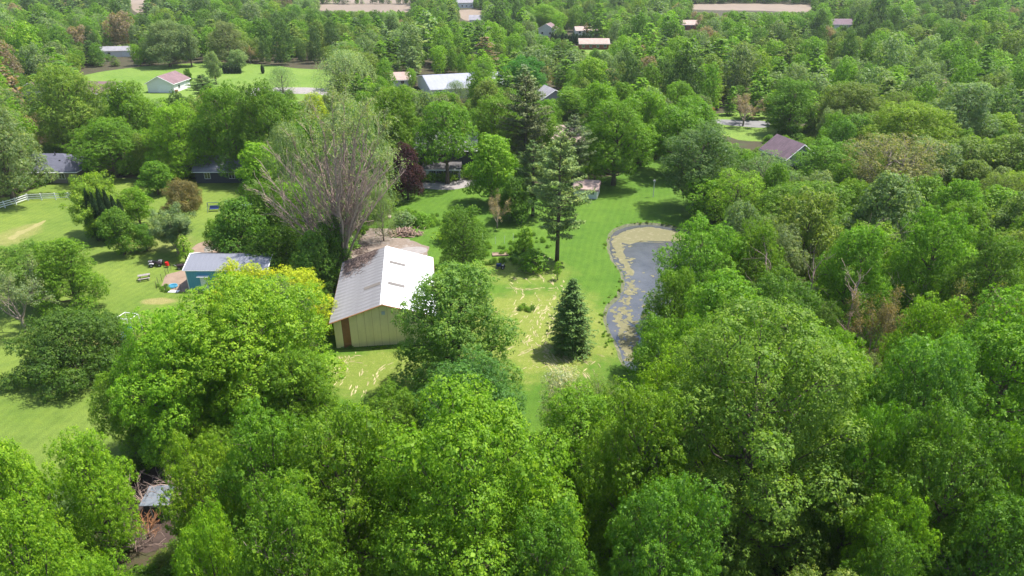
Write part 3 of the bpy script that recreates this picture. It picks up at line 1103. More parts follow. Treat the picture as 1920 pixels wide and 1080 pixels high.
M['grey_shingle'] = shingle_mat("pale_grey_shingle", (0.27, 0.26, 0.28), (0.21, 0.20, 0.22))
M['dark_shingle'] = shingle_mat("dark_shingle", (0.115, 0.105, 0.105), (0.08, 0.075, 0.078))
M['taupe_siding'] = surf("taupe_siding", (0.20, 0.165, 0.150), (0.17, 0.14, 0.13), 1, 0.8, 0.4, 3, (0.05, 0.05, 6))
M['grey_siding'] = surf("grey_siding", (0.34, 0.33, 0.31), (0.29, 0.28, 0.27), 1, 0.8, 0.4, 3, (0.05, 0.05, 6))
M['white_siding'] = surf("white_siding", (0.72, 0.71, 0.68), (0.64, 0.63, 0.60), 1, 0.7, 0.4, 3, (0.05, 0.05, 6))
M['dark_siding'] = surf("dark_slate_siding", (0.060, 0.066, 0.076), (0.045, 0.050, 0.060), 1, 0.8, 0.4, 3, (0.05, 0.05, 6))
M['silver_steel'] = metal_mat("silver_roof_steel", (0.30, 0.30, 0.35), (0.25, 0.25, 0.30), 0.4, (3, .3, 1), 0.4, streak=0.25)
M['slate_steel'] = metal_mat('slate_roof_felt', (0.17, 0.19, 0.215), (0.12, 0.135, 0.155), 0.7)
M['brick'] = surf("red_brick", (0.30, 0.10, 0.065), (0.22, 0.08, 0.05), 3, 0.9)
gm, nt, out = new_mat("window_glass")
p = nd(nt, "ShaderNodeBsdfPrincipled")
p.inputs["Base Color"].default_value = (0.018, 0.022, 0.028, 1)
p.inputs["Roughness"].default_value = 0.06
p.inputs["Specular IOR Level"].default_value = 0.8
nt.links.new(p.outputs[0], out.inputs[0])
M['glass'] = gm


def window(parent, x0, x1, z0, z1, y, mat='white_trim', side='front', bars=1, proud=0.05):
    """window on a wall facing -y (front) at local y, or facing +x/-x (side='right'/'left', x0..x1 then run along y)"""
    def box(mb, a0, a1, d0, d1, c0, c1):
        if side == 'front':
            mb.box(a0, a1, y - d1, y - d0, c0, c1)
        elif side == 'right':
            mb.box(y + d0, y + d1, a0, a1, c0, c1)
        else:
            mb.box(y - d1, y - d0, a0, a1, c0, c1)
    f = MB()
    t = 0.07
    box(f, x0 - t, x1 + t, 0, proud, z0 - t, z0)
    box(f, x0 - t, x1 + t, 0, proud, z1, z1 + t)
    box(f, x0 - t, x0, 0, proud, z0, z1)
    box(f, x1, x1 + t, 0, proud, z0, z1)
    for i in range(bars):
        c = x0 + (x1 - x0) * (i + 1) / (bars + 1)
        box(f, c - .025, c + .025, 0.004, proud - 0.01, z0, z1)
    o = f.build("window", M[mat], parent)
    g = MB()
    box(g, x0, x1, 0.003, 0.018, z0, z1)
    g.build("pane", M['glass'], o)
    return o


def door(parent, x0, x1, z1, y, mat='white_trim', side='front', z0=0.02):
    d = MB()
    f = MB()
    if side == 'front':
        d.box(x0, x1, y - 0.04, y - 0.003, z0, z1)
        f.box(x0 - .08, x0, y - .06, y - .003, z0, z1 + .08)
        f.box(x1, x1 + .08, y - .06, y - .003, z0, z1 + .08)
        f.box(x0, x1, y - .06, y - .003, z1, z1 + .08)
        hx = (x1 - .14, x1 - .08, y - .09, y - .04, 1.0, 1.08)
    else:
        d.box(y + 0.003, y + 0.04, x0, x1, z0, z1)
        f.box(y + .003, y + .06, x0 - .08, x0, z0, z1 + .08)
        f.box(y + .003, y + .06, x1, x1 + .08, z0, z1 + .08)
        f.box(y + .003, y + .06, x0, x1, z1, z1 + .08)
        hx = (y + .04, y + .09, x1 - .14, x1 - .08, 1.0, 1.08)
    o = d.build("door", M[mat], parent)
    f.build("door_frame", M['white_trim'], o)
    MB().box(*hx).build("handle", M['glass'], o)
    return o


def gable_house(root, w, l, eave, rise, wall, roof, axis='x', over=0.4, hip=0.0, y0=0.0, x0=0.0, trim='white_trim'):
    """walls and roof; ridge runs along axis. front wall lies at local y0 facing -y, centred on x0"""
    hx = w / 2
    wl = MB()
    if axis == 'x':
        wl.box(x0 - hx, x0 + hx, y0, y0 + l, -0.1, eave)
        if not hip:
            for sx in (-1, 1):
                xx = x0 + sx * hx
                wl.prism([(xx, y0, eave), (xx, y0 + l, eave), (xx, y0 + l / 2, eave + rise)], (-sx * 0.12, 0, 0))
    else:
        wl.box(x0 - hx, x0 + hx, y0, y0 + l, -0.1, eave)
        if not hip:
            for yy, s in ((y0, 1), (y0 + l, -1)):
                wl.prism([(x0 - hx, yy, eave), (x0 + hx, yy, eave), (x0, yy, eave + rise)], (0, s * 0.12, 0))
    wl.build("wall", M[wall], root)
    th = 0.12
    if hip:
        r = MB()
        o_ = over
        zc = eave - rise * o_ / (l / 2 if axis == 'x' else hx) + 0.02
        a, b, c, d = (x0 - hx - o_, y0 - o_), (x0 + hx + o_, y0 - o_), (x0 + hx + o_, y0 + l + o_), (x0 - hx - o_, y0 + l + o_)
        if axis == 'x':
            e1, e2 = (x0 - hx + hip, y0 + l / 2), (x0 + hx - hip, y0 + l / 2)
        else:
            e1, e2 = (x0, y0 + hip), (x0, y0 + l - hip)
        z2 = eave + rise + 0.02
        A, B, C_, D = [(*q, zc) for q in (a, b, c, d)]
        E, G = (*e1, z2), (*e2, z2)
        if axis == 'x':
            faces = [(A, B, G, E), (B, C_, G), (C_, D, E, G), (D, A, E)]
        else:
            faces = [(A, B, E), (B, C_, G, E), (C_, D, G), (D, A, E, G)]
        for f_ in faces:
            r.prism(f_, (0, 0, 0.10))
        ro = r.build("roof", M[roof], root)
        ro2 = MB()
        for p_, q_ in ((A, B), (B, C_), (C_, D), (D, A)):
            p_, q_ = Vector(p_), Vector(q_)
            ro2.tube([p_ + Vector((0, 0, -.06)), q_ + Vector((0, 0, -.06))], [0.09, 0.09], 4)
        ro2.build("gutter", M[trim], root)
        return
    for s in (-1, 1):
        r = MB()
        g = MB()
        if axis == 'x':
            half = l / 2
            k = rise / half
            yo = y0 + half + s * (half + over)
            zo = eave - k * over
            ym, zm = y0 + half, eave + rise
            x1, x2 = x0 - hx - over, x0 + hx + over
            r.prism([(x1, yo, zo + .02), (x2, yo, zo + .02), (x2, ym, zm + .02), (x1, ym, zm + .02)], (0, 0, th))
            g.tube([(x1, yo, zo - .03), (x2, yo, zo - .03)], [.08, .08], 4)
            for xx in (x1, x2):
                g.tube([(xx, yo, zo - .0), (xx, ym, zm - .0)], [.09, .09], 4)
        else:
            k = rise / hx
            xo = x0 + s * (hx + over)
            zo = eave - k * over
            y1, y2 = y0 - over, y0 + l + over
            r.prism([(xo, y1, zo + .02), (xo, y2, zo + .02), (x0, y2, eave + rise + .02), (x0, y1, eave + rise + .02)], (0, 0, th))
            g.tube([(xo, y1, zo - .03), (xo, y2, zo - .03)], [.08, .08], 4)
            for yy in (y1, y2):
                g.tube([(xo, yy, zo), (x0, yy, eave + rise)], [.09, .09], 4)
        ro = r.build("roof", M[roof], root)
        g.build("fascia", M[trim], root)


# --- the pole barn -------------------------------------------------------
BARN_YAW = math.radians(7.5)
bw, bl, be, br_ = 12.0, 17.2, 3.85, 2.0
barn = empty("pole_barn", (-15.55, 72.4, 0), BARN_YAW, "large cream steel pole barn with a white metal roof on the mown yard", "barn")
core = MB().box(-bw / 2 + .06, bw / 2 - .06, 0.06, bl - .06, -0.2, be - .02)
core.prism([(-bw / 2 + .06, 0.06, be - .02), (bw / 2 - .06, .06, be - .02), (0, .06, be + br_ - .05)], (0, bl - .12, 0))
core.build("frame", M['tan_wood'], barn)


def rib_panel_front(x0, x1, y, flip=1):
    mb = MB()

    def top(x):
        return be + br_ * (1 - abs(x) / (bw / 2)) - 0.03
    xs = [x0 + .012]
    if x0 < 0 < x1:
        xs.append(0.0)
    xs.append(x1 - .012)
    pts = [(xs[0], y, 0.05), (xs[-1], y, 0.05)] + [(x, y, top(x)) for x in reversed(xs)]
    mb.prism(pts, (0, 0.04 * flip, 0))
    n = 3
    for i in range(n):
        c = x0 + (i + .5) * (x1 - x0) / n
        mb.box(c - .035, c + .035, y - .05 * flip if flip > 0 else y, y if flip > 0 else y - .05 * flip, .06, top(c) - .05)
    return mb


xs = [-6.0 + 12.0 * i / 13 for i in range(14)]
for i in range(13):
    mt = M['tan_wood'] if i == 1 else M['cream_steel']
    pn = rib_panel_front(xs[i], xs[i + 1], 0.0).build("wall_panel", mt, barn)
    if i == 1:
        tag(pn, "reddish brown door panel beside the barn's near corner")
    rib_panel_front(xs[i], xs[i + 1], bl, -1).build("wall_panel", M['cream_steel'], barn)
sp = MB()
ns = 18
pl = bl / ns
sp.box(0, 0.04, 0.004, pl - .004, 0.05, be - 0.02)
for i in range(3):
    c = (i + .5) * pl / 3
    sp.box(0.04, 0.07, c - .035, c + .035, .06, be - .05)
spm = sp.mesh("side_panel")
spm.materials.append(M['cream_steel'])
for i in range(ns):
    for s in (1, -1):
        o = mobj("wall_panel", spm, barn)
        o.location = (s * (bw / 2 - 0.05), i * pl + (pl if s < 0 else 0), 0)
        o.rotation_euler = (0, 0, 0 if s > 0 else math.pi)
# roof panels: one mesh per slope side, laid along the ridge
slope = math.atan2(br_, bw / 2)
rl = (bw / 2) / math.cos(slope) + 0.45
nr = 19
pr = (bl + 0.7) / nr
rpm = {}
for s, mt in ((1, 'roof_white'), (-1, 'roof_stained_shade')):
    mb = MB()
    mb.box(0.02, rl, 0.003, pr - .003, 0, 0.03)
    for i in range(3):
        c = (i + .5) * pr / 3
        mb.box(0.02, rl, c - .025, c + .025, 0.03, 0.044)
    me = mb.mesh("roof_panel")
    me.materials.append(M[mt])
    sk = MB()
    sk.box(0.5, 2.7, 0.06, pr - .06, 0.058, 0.075)
    skm = sk.mesh("skylight")
    skm.materials.append(M['skylight'])
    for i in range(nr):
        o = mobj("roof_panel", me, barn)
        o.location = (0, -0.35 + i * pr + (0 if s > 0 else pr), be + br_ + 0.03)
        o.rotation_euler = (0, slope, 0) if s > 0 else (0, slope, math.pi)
        if (s > 0 and i in (6, 13)) or (s < 0 and i == 6):
            q = mobj("skylight", skm, o)
MB().prism([(-.28, -.36, be + br_ - .01), (0, -.36, be + br_ + .115), (.28, -.36, be + br_ - .01), (0, -.36, be + br_ + .085)], (0, bl + .72, 0)).build("ridge_cap", M['roof_white'], barn)
tr = MB()
for s in (-1, 1):
    xe, ze = s * (bw / 2 + .42), be - .42 * br_ / 6 - .02
    tr.tube([(xe, -.37, ze), (0, -.37, be + br_)], [.07, .07], 4)
    tr.tube([(xe, bl + .37, ze), (0, bl + .37, be + br_)], [.07, .07], 4)
    tr.tube([(xe, -.37, ze), (xe, bl + .37, ze)], [.07, .07], 4)
tr.build("fascia", M['tan_wood'], barn)
MB().box(-.2, .2, -.10, -.034, 4.35, 4.75).build("vent", M['vent'], barn)

# --- the blue shed --------------------------------------------------------
q = gp(356.5, 545)
SHED_YAW = math.radians(0)
shed = empty("blue_shed", (q.x, q.y, 0), SHED_YAW, "blue metal shed with a charcoal ribbed roof beside the dirt pen", "shed")
sw, sl, se, sr = 11.4, 5.6, 3.45, 1.05
b = MB().box(.05, sw - .05, .05, sl - .05, -.2, se - .02)
b.prism([(.05, .05, se - .02), (.05, sl - .05, se - .02), (.05, sl / 2, se + sr - .05)], (sw - .1, 0, 0))
b.build("frame", M['tan_wood'], shed)
npan = 15
pw = sw / npan
mb = MB().box(.004, pw - .004, -.02, .05, .05, se - .02)
for i in range(3):
    c = (i + .5) * pw / 3
    mb.box(c - .03, c + .03, -.045, -.02, .06, se - .05)
fm = mb.mesh("wall_panel")
fm.materials.append(M['blue_steel'])
for i in range(npan):
    mobj("wall_panel", fm, shed).location = (i * pw, 0, 0)
    o = mobj("wall_panel", fm, shed)
    o.location = ((i + 1) * pw, sl, 0)
    o.rotation_euler = (0, 0, math.pi)
for xx, s in ((0, 1), (sw, -1)):
    mb = MB()
    for i in range(6):
        y0, y1 = i * sl / 6 + .004, (i + 1) * sl / 6 - .004
        t0 = se + sr * (1 - abs(y0 - sl / 2) / (sl / 2)) - .04
        t1 = se + sr * (1 - abs(y1 - sl / 2) / (sl / 2)) - .04
        MB().prism([(xx, y0, .05), (xx, y1, .05), (xx, y1, t1), (xx, y0, t0)], (s * .045, 0, 0)).build("wall_panel", M['blue_steel'], shed)
ss = math.atan2(sr, sl / 2)
srl = (sl / 2) / math.cos(ss) + .35
rp = (sw + .5) / 16
mb = MB().box(.003, rp - .003, 0.01, srl, 0, .03)
for i in range(3):
    c = (i + .5) * rp / 3
    mb.box(c - .025, c + .025, .01, srl, .03, .05)
rm = mb.mesh("roof_panel")
rm.materials.append(M['charcoal_steel'])
for i in range(16):
    o = mobj("roof_panel", rm, shed)
    o.location = (-.25 + (i + 1) * rp, sl / 2, se + sr + .02)
    o.rotation_euler = (-ss, 0, math.pi)
    o.rotation_euler = Matrix.Rotation(math.pi, 3, 'Z').to_4x4().to_3x3().to_euler()
    o.matrix_local = Matrix.Translation(o.location) @ Matrix.Rotation(math.pi, 4, 'Z') @ Matrix.Rotation(-ss, 4, 'X')
    o = mobj("roof_panel", rm, shed)
    o.matrix_local = Matrix.Translation((-.25 + i * rp, sl / 2, se + sr + .02)) @ Matrix.Rotation(-ss, 4, 'X')
tr = MB()
zf = se - .35 * math.sin(ss)
for xx in (-.26, sw + .26):
    tr.tube([(xx, -.32, zf), (xx, sl / 2, se + sr + .05)], [.09, .09], 4)
    tr.tube([(xx, sl + .32, zf), (xx, sl / 2, se + sr + .05)], [.09, .09], 4)
tr.tube([(-.26, -.32, zf - .03), (sw + .26, -.32, zf - .03)], [.06, .06], 4)
tr.build("fascia", M['white_trim'], shed)
MB().box(-.07, .03, -.06, .04, 0, se - .1).box(sw - .03, sw + .07, -.06, .04, 0, se - .1).build("corner_trim", M['white_trim'], shed)
door(shed, 1.9, 2.9, 2.1, -.045)
MB().box(1.6, 3.2, -.6, -.05, 2.35, 2.42).build("awning", M['white_trim'], shed)
window(shed, 5.4, 6.6, 1.1, 2.0, -.045)
window(shed, 9.0, 10.2, 1.1, 2.0, -.045)

# --- grey-roofed house beyond the white fence --------------------------------
q = gp(96, 344)
h = empty("ranch_house", (q.x, q.y, 0), math.radians(1), "taupe ranch house with a slate grey hip roof behind the white fence", "house")
gable_house(h, 15, 9, 2.75, 2.3, 'taupe_siding', 'slate_shingle', 'x', .5, hip=4.5, x0=-1.8)
window(h, -.9, -.1, 1.0, 2.2, 0)
window(h, -2.3, -1.1, .9, 2.2, 0, bars=2)
window(h, 2.0, 3.2, 1.0, 2.15, 0)
door(h, -4.2, -3.2, 2.1, 0)
MB().tube([(0, 4.0, 4.4), (0, 4.0, 5.6)], [.12, .12], 8).build("stove_pipe", M['dark_siding'], h)
MB().box(1.4, 1.7, 2.4, 2.7, 3.8, 4.3).build("roof_vent", M['dark_siding'], h)

# --- dark two-storey house with the sunroom -------------------------------------
q = gp(828, 337)
h = empty("dark_house", (q.x, q.y, 0), 0, "dark two-storey house with a white-windowed sunroom facing the patio", "house")
gable_house(h, 12.5, 8, 5.6, 2.6, 'dark_siding', 'grey_shingle', 'x', .4, y0=3.4, x0=.8)
sun_ = MB().box(-3.9, 3.9, 0, 3.4, -.1, 2.15)
sun_.build("sunroom_wall", M['dark_siding'], h)
MB().prism([(-4.2, -.4, 2.2), (4.2, -.4, 2.2), (4.2, 3.38, 3.3), (-4.2, 3.38, 3.3)], (0, 0, .1)).build("sunroom_roof", M['dark_shingle'], h)
MB().box(-4.2, 4.2, -.46, -.402, 2.1, 2.32).box(-3.98, -3.85, -.06, -.003, 0, 2.15).box(3.85, 3.98, -.06, -.003, 0, 2.15).build("trim", M['white_trim'], h)
door(h, -3.7, -2.75, 2.0, 0)
for i in range(4):
    x = -2.55 + i * 1.58
    window(h, x, x + 1.38, .75, 1.95, 0, bars=2)
window(h, -4.6, -3.6, 3.9, 5.0, 3.4)
window(h, 3.0, 4.2, 3.9, 5.0, 3.4)
window(h, -1.0, 0.2, 3.9, 5.0, 3.4)
MB().box(4.0, 4.9, 6.6, 7.5, 6.5, 9.2).build("chimney", M['brick'], h)

# --- garden shed with the pinkish roof ------------------------------------------
q = gp(1097, 372)
h = empty("garden_shed", (q.x, q.y, 0), math.radians(-14), "small white garden shed with a pinkish roof behind the tall pine", "shed")
gable_house(h, 4.6, 4.2, 1.95, 1.1, 'white_siding', 'tan_shingle', 'x', .3, trim='maroon_shingle')
door(h, -.6, .5, 1.75, 0)
window(h, 1.0, 1.7, .9, 1.5, 0)

# --- grey house with the purplish roof in the right-hand trees -------------------
h = empty("gabled_house", (61.6, 142.6, 0), math.radians(17), "pale grey gabled house with a purple-brown roof standing among trees", "house")
gable_house(h, 7.2, 8.6, 4.1, 2.7, 'grey_siding', 'brown_shingle', 'y', .45)
window(h, -.62, -.06, 4.2, 5.2, 0, 'white_trim', bars=0)
window(h, .10, .66, 4.2, 5.2, 0, 'white_trim', bars=0)
window(h, -2.2, -1.0, 1.0, 2.3, 0)
window(h, 1.0, 2.2, 1.0, 2.3, 0)
MB().box(3.62, 8.2, 3.0, 8.0, -.1, 2.7).build("wing_wall", M['grey_siding'], h)
MB().prism([(3.65, 2.6, 3.3), (8.6, 2.6, 2.8), (8.6, 8.4, 2.8), (3.65, 8.4, 3.3)], (0, 0, .1)).build("wing_roof", M['grey_shingle'], h)

# --- maroon roofed houses at the far lawn ----------------------------------------
q = gp(303, 174)
h = empty("garage_house", (q.x, q.y, 0), math.radians(-4), "white house with a garage door and maroon hip roof on the far lawn", "house")
gable_house(h, 9.2, 11, 3.1, 2.3, 'white_siding', 'maroon_shingle', 'y', .45, hip=0)
MB().box(-1.0, 3.6, -.05, -.003, 0.02, 2.5).build("garage_door", M['white_trim'], h)
window(h, 3, 4.2, 1, 2.1, 4.6, side='right')
door(h, 7.0, 8.0, 2.1, 4.6, side='right')
MB().box(4.605, 5.3, .3, 1.2, .02, .9).build("planter", M['brick'], h)
q = gp(63, 188)
h = empty("bungalow", (q.x, q.y, 0), math.radians(8), "white bungalow with a maroon roof at the left end of the far lawn", "house")
gable_house(h, 8.5, 10, 3.0, 2.4, 'white_siding', 'maroon_shingle', 'y', .45)
window(h, -1.0, -.1, 1.0, 2.1, 0)
window(h, .1, 1.0, 1.0, 2.1, 0)
q = gp(185, 192)
h = empty("bungalow", (q.x, q.y, 0), math.radians(-3), "white house with a maroon roof half hidden left of the garage house", "house")
gable_house(h, 11.5, 9, 3.0, 2.6, 'white_siding', 'maroon_shingle', 'x', .45)
window(h, 2.0, 3.2, 1.0, 2.1, 0)
window(h, -1.0, .2, 1.0, 2.1, 0)
q = gp(217, 107)
h = empty("white_outbuilding", (q.x, q.y, 0), math.radians(10), "long white outbuilding in the trees beyond the far lawn", "outbuilding")
gable_house(h, 13, 7, 2.8, 1.3, 'white_siding', 'grey_shingle', 'x', .3)
door(h, 3.2, 6.0, 2.2, 0)
window(h, -3, -1.8, 1, 2, 0)

# --- long metal-roofed building --------------------------------------------------
q = gp(815, 188)
h = empty("steel_building", (q.x + 12, q.y + 4, 0), math.radians(17), "long low building with a silver metal roof behind the willows", "building")
gable_house(h, 27, 26, 3.4, 2.3, 'white_siding', 'silver_steel', 'x', .4)
for x in (-11.5, -9.2, -5, 0, 5, 9):
    window(h, x, x + 1.3, 1.1, 2.3, 0)

# --- houses hidden among trees ------------------------------------------------------
for (u, v, w, l, e, r, wall, roof, ax, yaw, lab, nwin) in (
        (437, 343, 15, 8, 2.7, 2.0, 'dark_siding', 'grey_shingle', 'x', 2, "low grey-roofed house under the dark maples left of the big willow", 3),
        (1062, 288, 13, 9, 3.0, 2.6, 'white_siding', 'tan_shingle', 'x', -10, "house with a pinkish tan roof behind the tall pines", 3),
        (1040, 205, 9, 8, 3.2, 2.6, 'grey_siding', 'grey_shingle', 'y', 20, "pale grey roofed house peeping out above the pine tops", 2),
        (1114, 93, 14, 8, 2.8, 1.8, 'brick', 'tan_shingle', 'x', 0, "long low pinkish-roofed house by the distant lawn", 4),
        (1577, 55, 15, 10, 3.0, 2.4, 'white_siding', 'brown_shingle', 'x', -5, "grey-brown roofed house far off in the right-hand woods", 3),
        (871, 15, 14, 9, 4.2, 2.4, 'white_siding', 'grey_shingle', 'x', 8, "white farmhouse beside the most distant tilled field", 4),
        (1024, 68, 9, 8, 4.0, 2.4, 'white_siding', 'maroon_shingle', 'y', -20, "small white house between distant round trees", 2),
        (1100, 66, 12, 8, 2.6, 1.6, 'white_siding', 'tan_shingle', 'x', 5, "tan bungalow beyond the distant conifer hedge", 3),
        (897, 48, 11, 8, 3.6, 2.2, 'white_siding', 'grey_shingle', 'x', 0, "white house just below the small square field", 3),
        (1290, 56, 16, 9, 3.0, 2.0, 'brick', 'tan_shingle', 'x', 0, "brick-coloured house beside a purple tree in the distance", 4),
        (742, 163, 10, 7, 2.6, 1.8, 'white_siding', 'tan_shingle', 'x', 10, "small pale-roofed outbuilding left of the silver roof", 2),
        (430, 82, 12, 8, 3.2, 2.0, 'grey_siding', 'grey_shingle', 'x', 0, "grey house behind the poplars beyond the far lawn", 3)):
    q = gp(u, v)
    h = empty("house", (q.x, q.y, 0), math.radians(yaw), lab, "house")
    gable_house(h, w, l, e, r, wall, roof, ax, .45)
    for i in range(nwin):
        x = -w / 2 + (i + .5) * w / nwin
        window(h, x - .55, x + .55, 1.0, 2.2, 0)
    window(h, 2, 3.2, 1.0, 2.2, w / 2, side='right')

# --- hunting hut in the dark gap -------------------------------------------------------
q = gp(284, 1000)
hut = empty("small_hut", (q.x, 43.6, 0), math.radians(2), "tiny hut with a grey slanted roof ringed by dead branches in the wood", "hut")
HUTX = (284 - 960) / F * 57.3
hut.location.x = HUTX
MB().box(-1.0, 1.0, 0, 1.5, 0, 1.75).build("wall", M['dark_siding'], hut)
MB().prism([(-1.25, -.2, 1.75), (1.2, -.2, 1.80), (1.12, 1.65, 2.3), (-1.05, 1.65, 2.27)], (0, 0, .06)).build("roof", M['slate_steel'], hut)
door(hut, -.4, .4, 1.5, 0, 'dark_siding')
# ------------------------------------------------------------------ fence, vehicles, yard things
wfence = empty("rail_fence", gp(60, 378), 0, "white three-rail wooden fence curving along the upper left lawn", "fence")
W0 = gp(60, 378)
fps = [gp(*q) for q in ((-40, 404), (-14, 397), (10, 390), (31, 384), (53, 376.5), (78.5, 375.5), (105, 374.5), (131, 373.5), (156, 372.5))]
for p_ in fps:
    MB().box(p_.x - W0.x - .07, p_.x - W0.x + .07, p_.y - W0.y - .07, p_.y - W0.y + .07, 0, 1.42).build("post", M['white_trim'], wfence)
for a, b_ in zip(fps, fps[1:]):
    for z in (.42, .82, 1.22):
        aa, bb = a - W0, b_ - W0
        d_ = (bb - aa).normalized()
        nrm = Vector((-d_.y, d_.x, 0)) * .03
        MB().prism([aa - nrm + Vector((0, 0, z - .08)), aa + nrm + Vector((0, 0, z - .08)), aa + nrm + Vector((0, 0, z + .08)), aa - nrm + Vector((0, 0, z + .08))], bb - aa).build("rail", M['white_trim'], wfence)

M['black'] = surf("black_rubber", (0.022, 0.022, 0.024), (0.014, 0.014, 0.015), 5, 0.7)
M['dark_plastic'] = surf("dark_plastic", (0.05, 0.03, 0.035), (0.03, 0.02, 0.025), 5, 0.45)
M['silver'] = surf("silver_grey", (0.42, 0.40, 0.43), (0.34, 0.33, 0.35), 4, 0.45)
M['blue_tarp'] = surf("blue_tarp", (0.035, 0.18, 0.62), (0.03, 0.15, 0.52), 3, 0.5)
M['pool_blue'] = surf("pool_blue", (0.10, 0.36, 0.50), (0.08, 0.30, 0.44), 4, 0.4)
M['pool_water'] = surf("pool_water", (0.05, 0.22, 0.33), (0.04, 0.18, 0.28), 3, 0.1)
M['red'] = surf("red_plastic", (0.65, 0.015, 0.012), (0.5, 0.012, 0.01), 4, 0.5)
M['navy'] = surf("navy_paint", (0.03, 0.05, 0.16), (0.025, 0.04, 0.12), 4, 0.4)
M['grey_wood'] = surf("weathered_wood", (0.30, 0.27, 0.25), (0.20, 0.18, 0.165), 3, 0.9, 0.3, 14, (1, 0.2, 1))
M['log'] = surf("cut_log", (0.30, 0.21, 0.16), (0.15, 0.10, 0.08), 3, 0.9, 0.3, 12)
M['log_end'] = surf("fresh_cut_wood", (0.56, 0.40, 0.25), (0.46, 0.31, 0.19), 4, 0.8)
M['wire'] = surf("rusty_post_steel", (0.10, 0.085, 0.07), (0.07, 0.06, 0.05), 4, 0.7)
M['car_paint'] = surf("pale_blue_car_paint", (0.34, 0.42, 0.55), (0.32, 0.40, 0.53), 1, 0.25, spec=0.6)
M['sand'] = surf("grey_sand", (0.36, 0.33, 0.29), (0.28, 0.255, 0.22), 2, 0.95, 0.4, 9)
M['stone'] = surf("pinkish_stone", (0.42, 0.32, 0.26), (0.32, 0.25, 0.21), 2, 0.9, 0.5, 5)


def wheel(parent, x, y, z, r, w, rim='silver'):
    o = MB().tube([(x, y - w / 2, z), (x, y - w / 2 + .02, z), (x, y + w / 2 - .02, z), (x, y + w / 2, z)], [r * .86, r, r, r * .86], 14).build("wheel", M['black'], parent)
    MB().tube([(x, y - w / 2 - .006, z), (x, y + w / 2 + .006, z)], [r * .5, r * .5], 10).build("rim", M[rim], o)


# quad bike
q = gp(293.5, 499)
a = empty("quad_bike", (q.x, q.y, 0), math.radians(12), "dark quad bike with silver racks parked on the left lawn", "quad bike")
b = MB()
b.prism([(-.75, -.22, .5), (.7, -.22, .5), (.85, -.22, .68), (.6, -.22, .86), (.25, -.22, .72), (-.35, -.22, .76), (-.8, -.22, .84), (-.9, -.22, .66)], (0, .44, 0))
b.build("body", M['dark_plastic'], a)
for sx in (-1, 1):
    for sy in (-1, 1):
        wheel(a, sx * .58, sy * .42, .29, .29, .24)
        MB().prism([(sx * .58 - .38, sy * .42 - .16, .55), (sx * .58 - .2, sy * .42 - .16, .70), (sx * .58 + .2, sy * .42 - .16, .70), (sx * .58 + .38, sy * .42 - .16, .55)], (0, .32, 0)).build("fender", M['silver'] if sx < 0 else M['dark_plastic'], a)
MB().prism([(-.45, -.16, .78), (.12, -.16, .76), (.05, -.16, .88), (-.42, -.16, .92)], (0, .32, 0)).build("seat", M['black'], a)
MB().tube([(.38, -.38, 1.08), (.34, -.1, 1.02), (.34, .1, 1.02), (.38, .38, 1.08)], [.025] * 4, 5).tube([(.55, 0, .7), (.34, 0, 1.03)], [.04, .03], 5).build("handlebar", M['black'], a)
for x0, x1 in ((-.95, -.5), (.5, .95)):
    k = MB()
    for yy in (-.28, -.14, 0, .14, .28):
        k.tube([(x0, yy, .92), (x1, yy, .92)], [.016, .016], 4)
    for xx in (x0, x1):
        k.tube([(xx, -.3, .925), (xx, .3, .925)], [.018, .018], 4)
    k.tube([(x0 + .1, 0, .8), (x0 + .1, 0, .92)], [.02, .02], 4)
    k.build("rack", M['silver'], a)
for sy in (-.12, .12):
    MB().tube([(.8, sy, .72), (.88, sy, .72)], [.06, .07], 8).build("headlight", M['white_trim'], a)

# picnic table
q = gp(271.5, 524)
a = empty("picnic_table", (q.x, q.y, 0), math.radians(25), "weathered grey picnic table standing alone on the left lawn", "table")
for i in range(5):
    MB().box(-.8, .8, -.36 + i * .145, -.36 + i * .145 + .135, .72, .76).build("plank", M['grey_wood'], a)
for s in (-1, 1):
    for j in (0, 1):
        MB().box(-.8, .8, s * .72 - .14 + j * .145, s * .72 - .01 + j * .145, .43, .47).build("bench_plank", M['grey_wood'], a)
for sx in (-.6, .6):
    MB().tube([(sx, -.62, 0), (sx, -.16, .72)], [.045, .045], 4).build("leg", M['grey_wood'], a)
    MB().tube([(sx + .06, .62, 0), (sx + .06, .16, .72)], [.045, .045], 4).build("leg", M['grey_wood'], a)
    MB().tube([(sx - .05, -.82, .40), (sx - .05, .82, .40)], [.04, .04], 4).build("crossbar", M['grey_wood'], a)

# red bucket on a stake, dark cart
q = gp(314.5, 501)
a = empty("red_bucket", (q.x, q.y, 0), 0, "bright red bucket upturned on a stake near the dirt pen", "bucket")
MB().tube([(0, 0, 0), (0, 0, .35)], [.03, .03], 5).build("stake", M['wire'], a)
MB().tube([(0, 0, .3), (0, 0, .36), (0, 0, .85)], [.30, .30, .24], 14).build("shell", M['red'], a)
q = gp(343, 504)
a = empty("garden_cart", (q.x, q.y, 0), math.radians(8), "black garden cart standing against the blue shed's corner", "cart")
MB().prism([(-.6, -.35, .35), (.6, -.35, .35), (.75, -.35, .75), (-.72, -.35, .7)], (0, .7, 0)).build("tub", M['dark_plastic'], a)
wheel(a, -.4, -.42, .2, .2, .1)
wheel(a, .4, -.42, .2, .2, .1)
wheel(a, -.4, .42, .2, .2, .1)
wheel(a, .4, .42, .2, .2, .1)
MB().tube([(-.65, 0, .4), (-1.2, 0, .75)], [.025, .025], 5).build("handle", M['silver'], a)

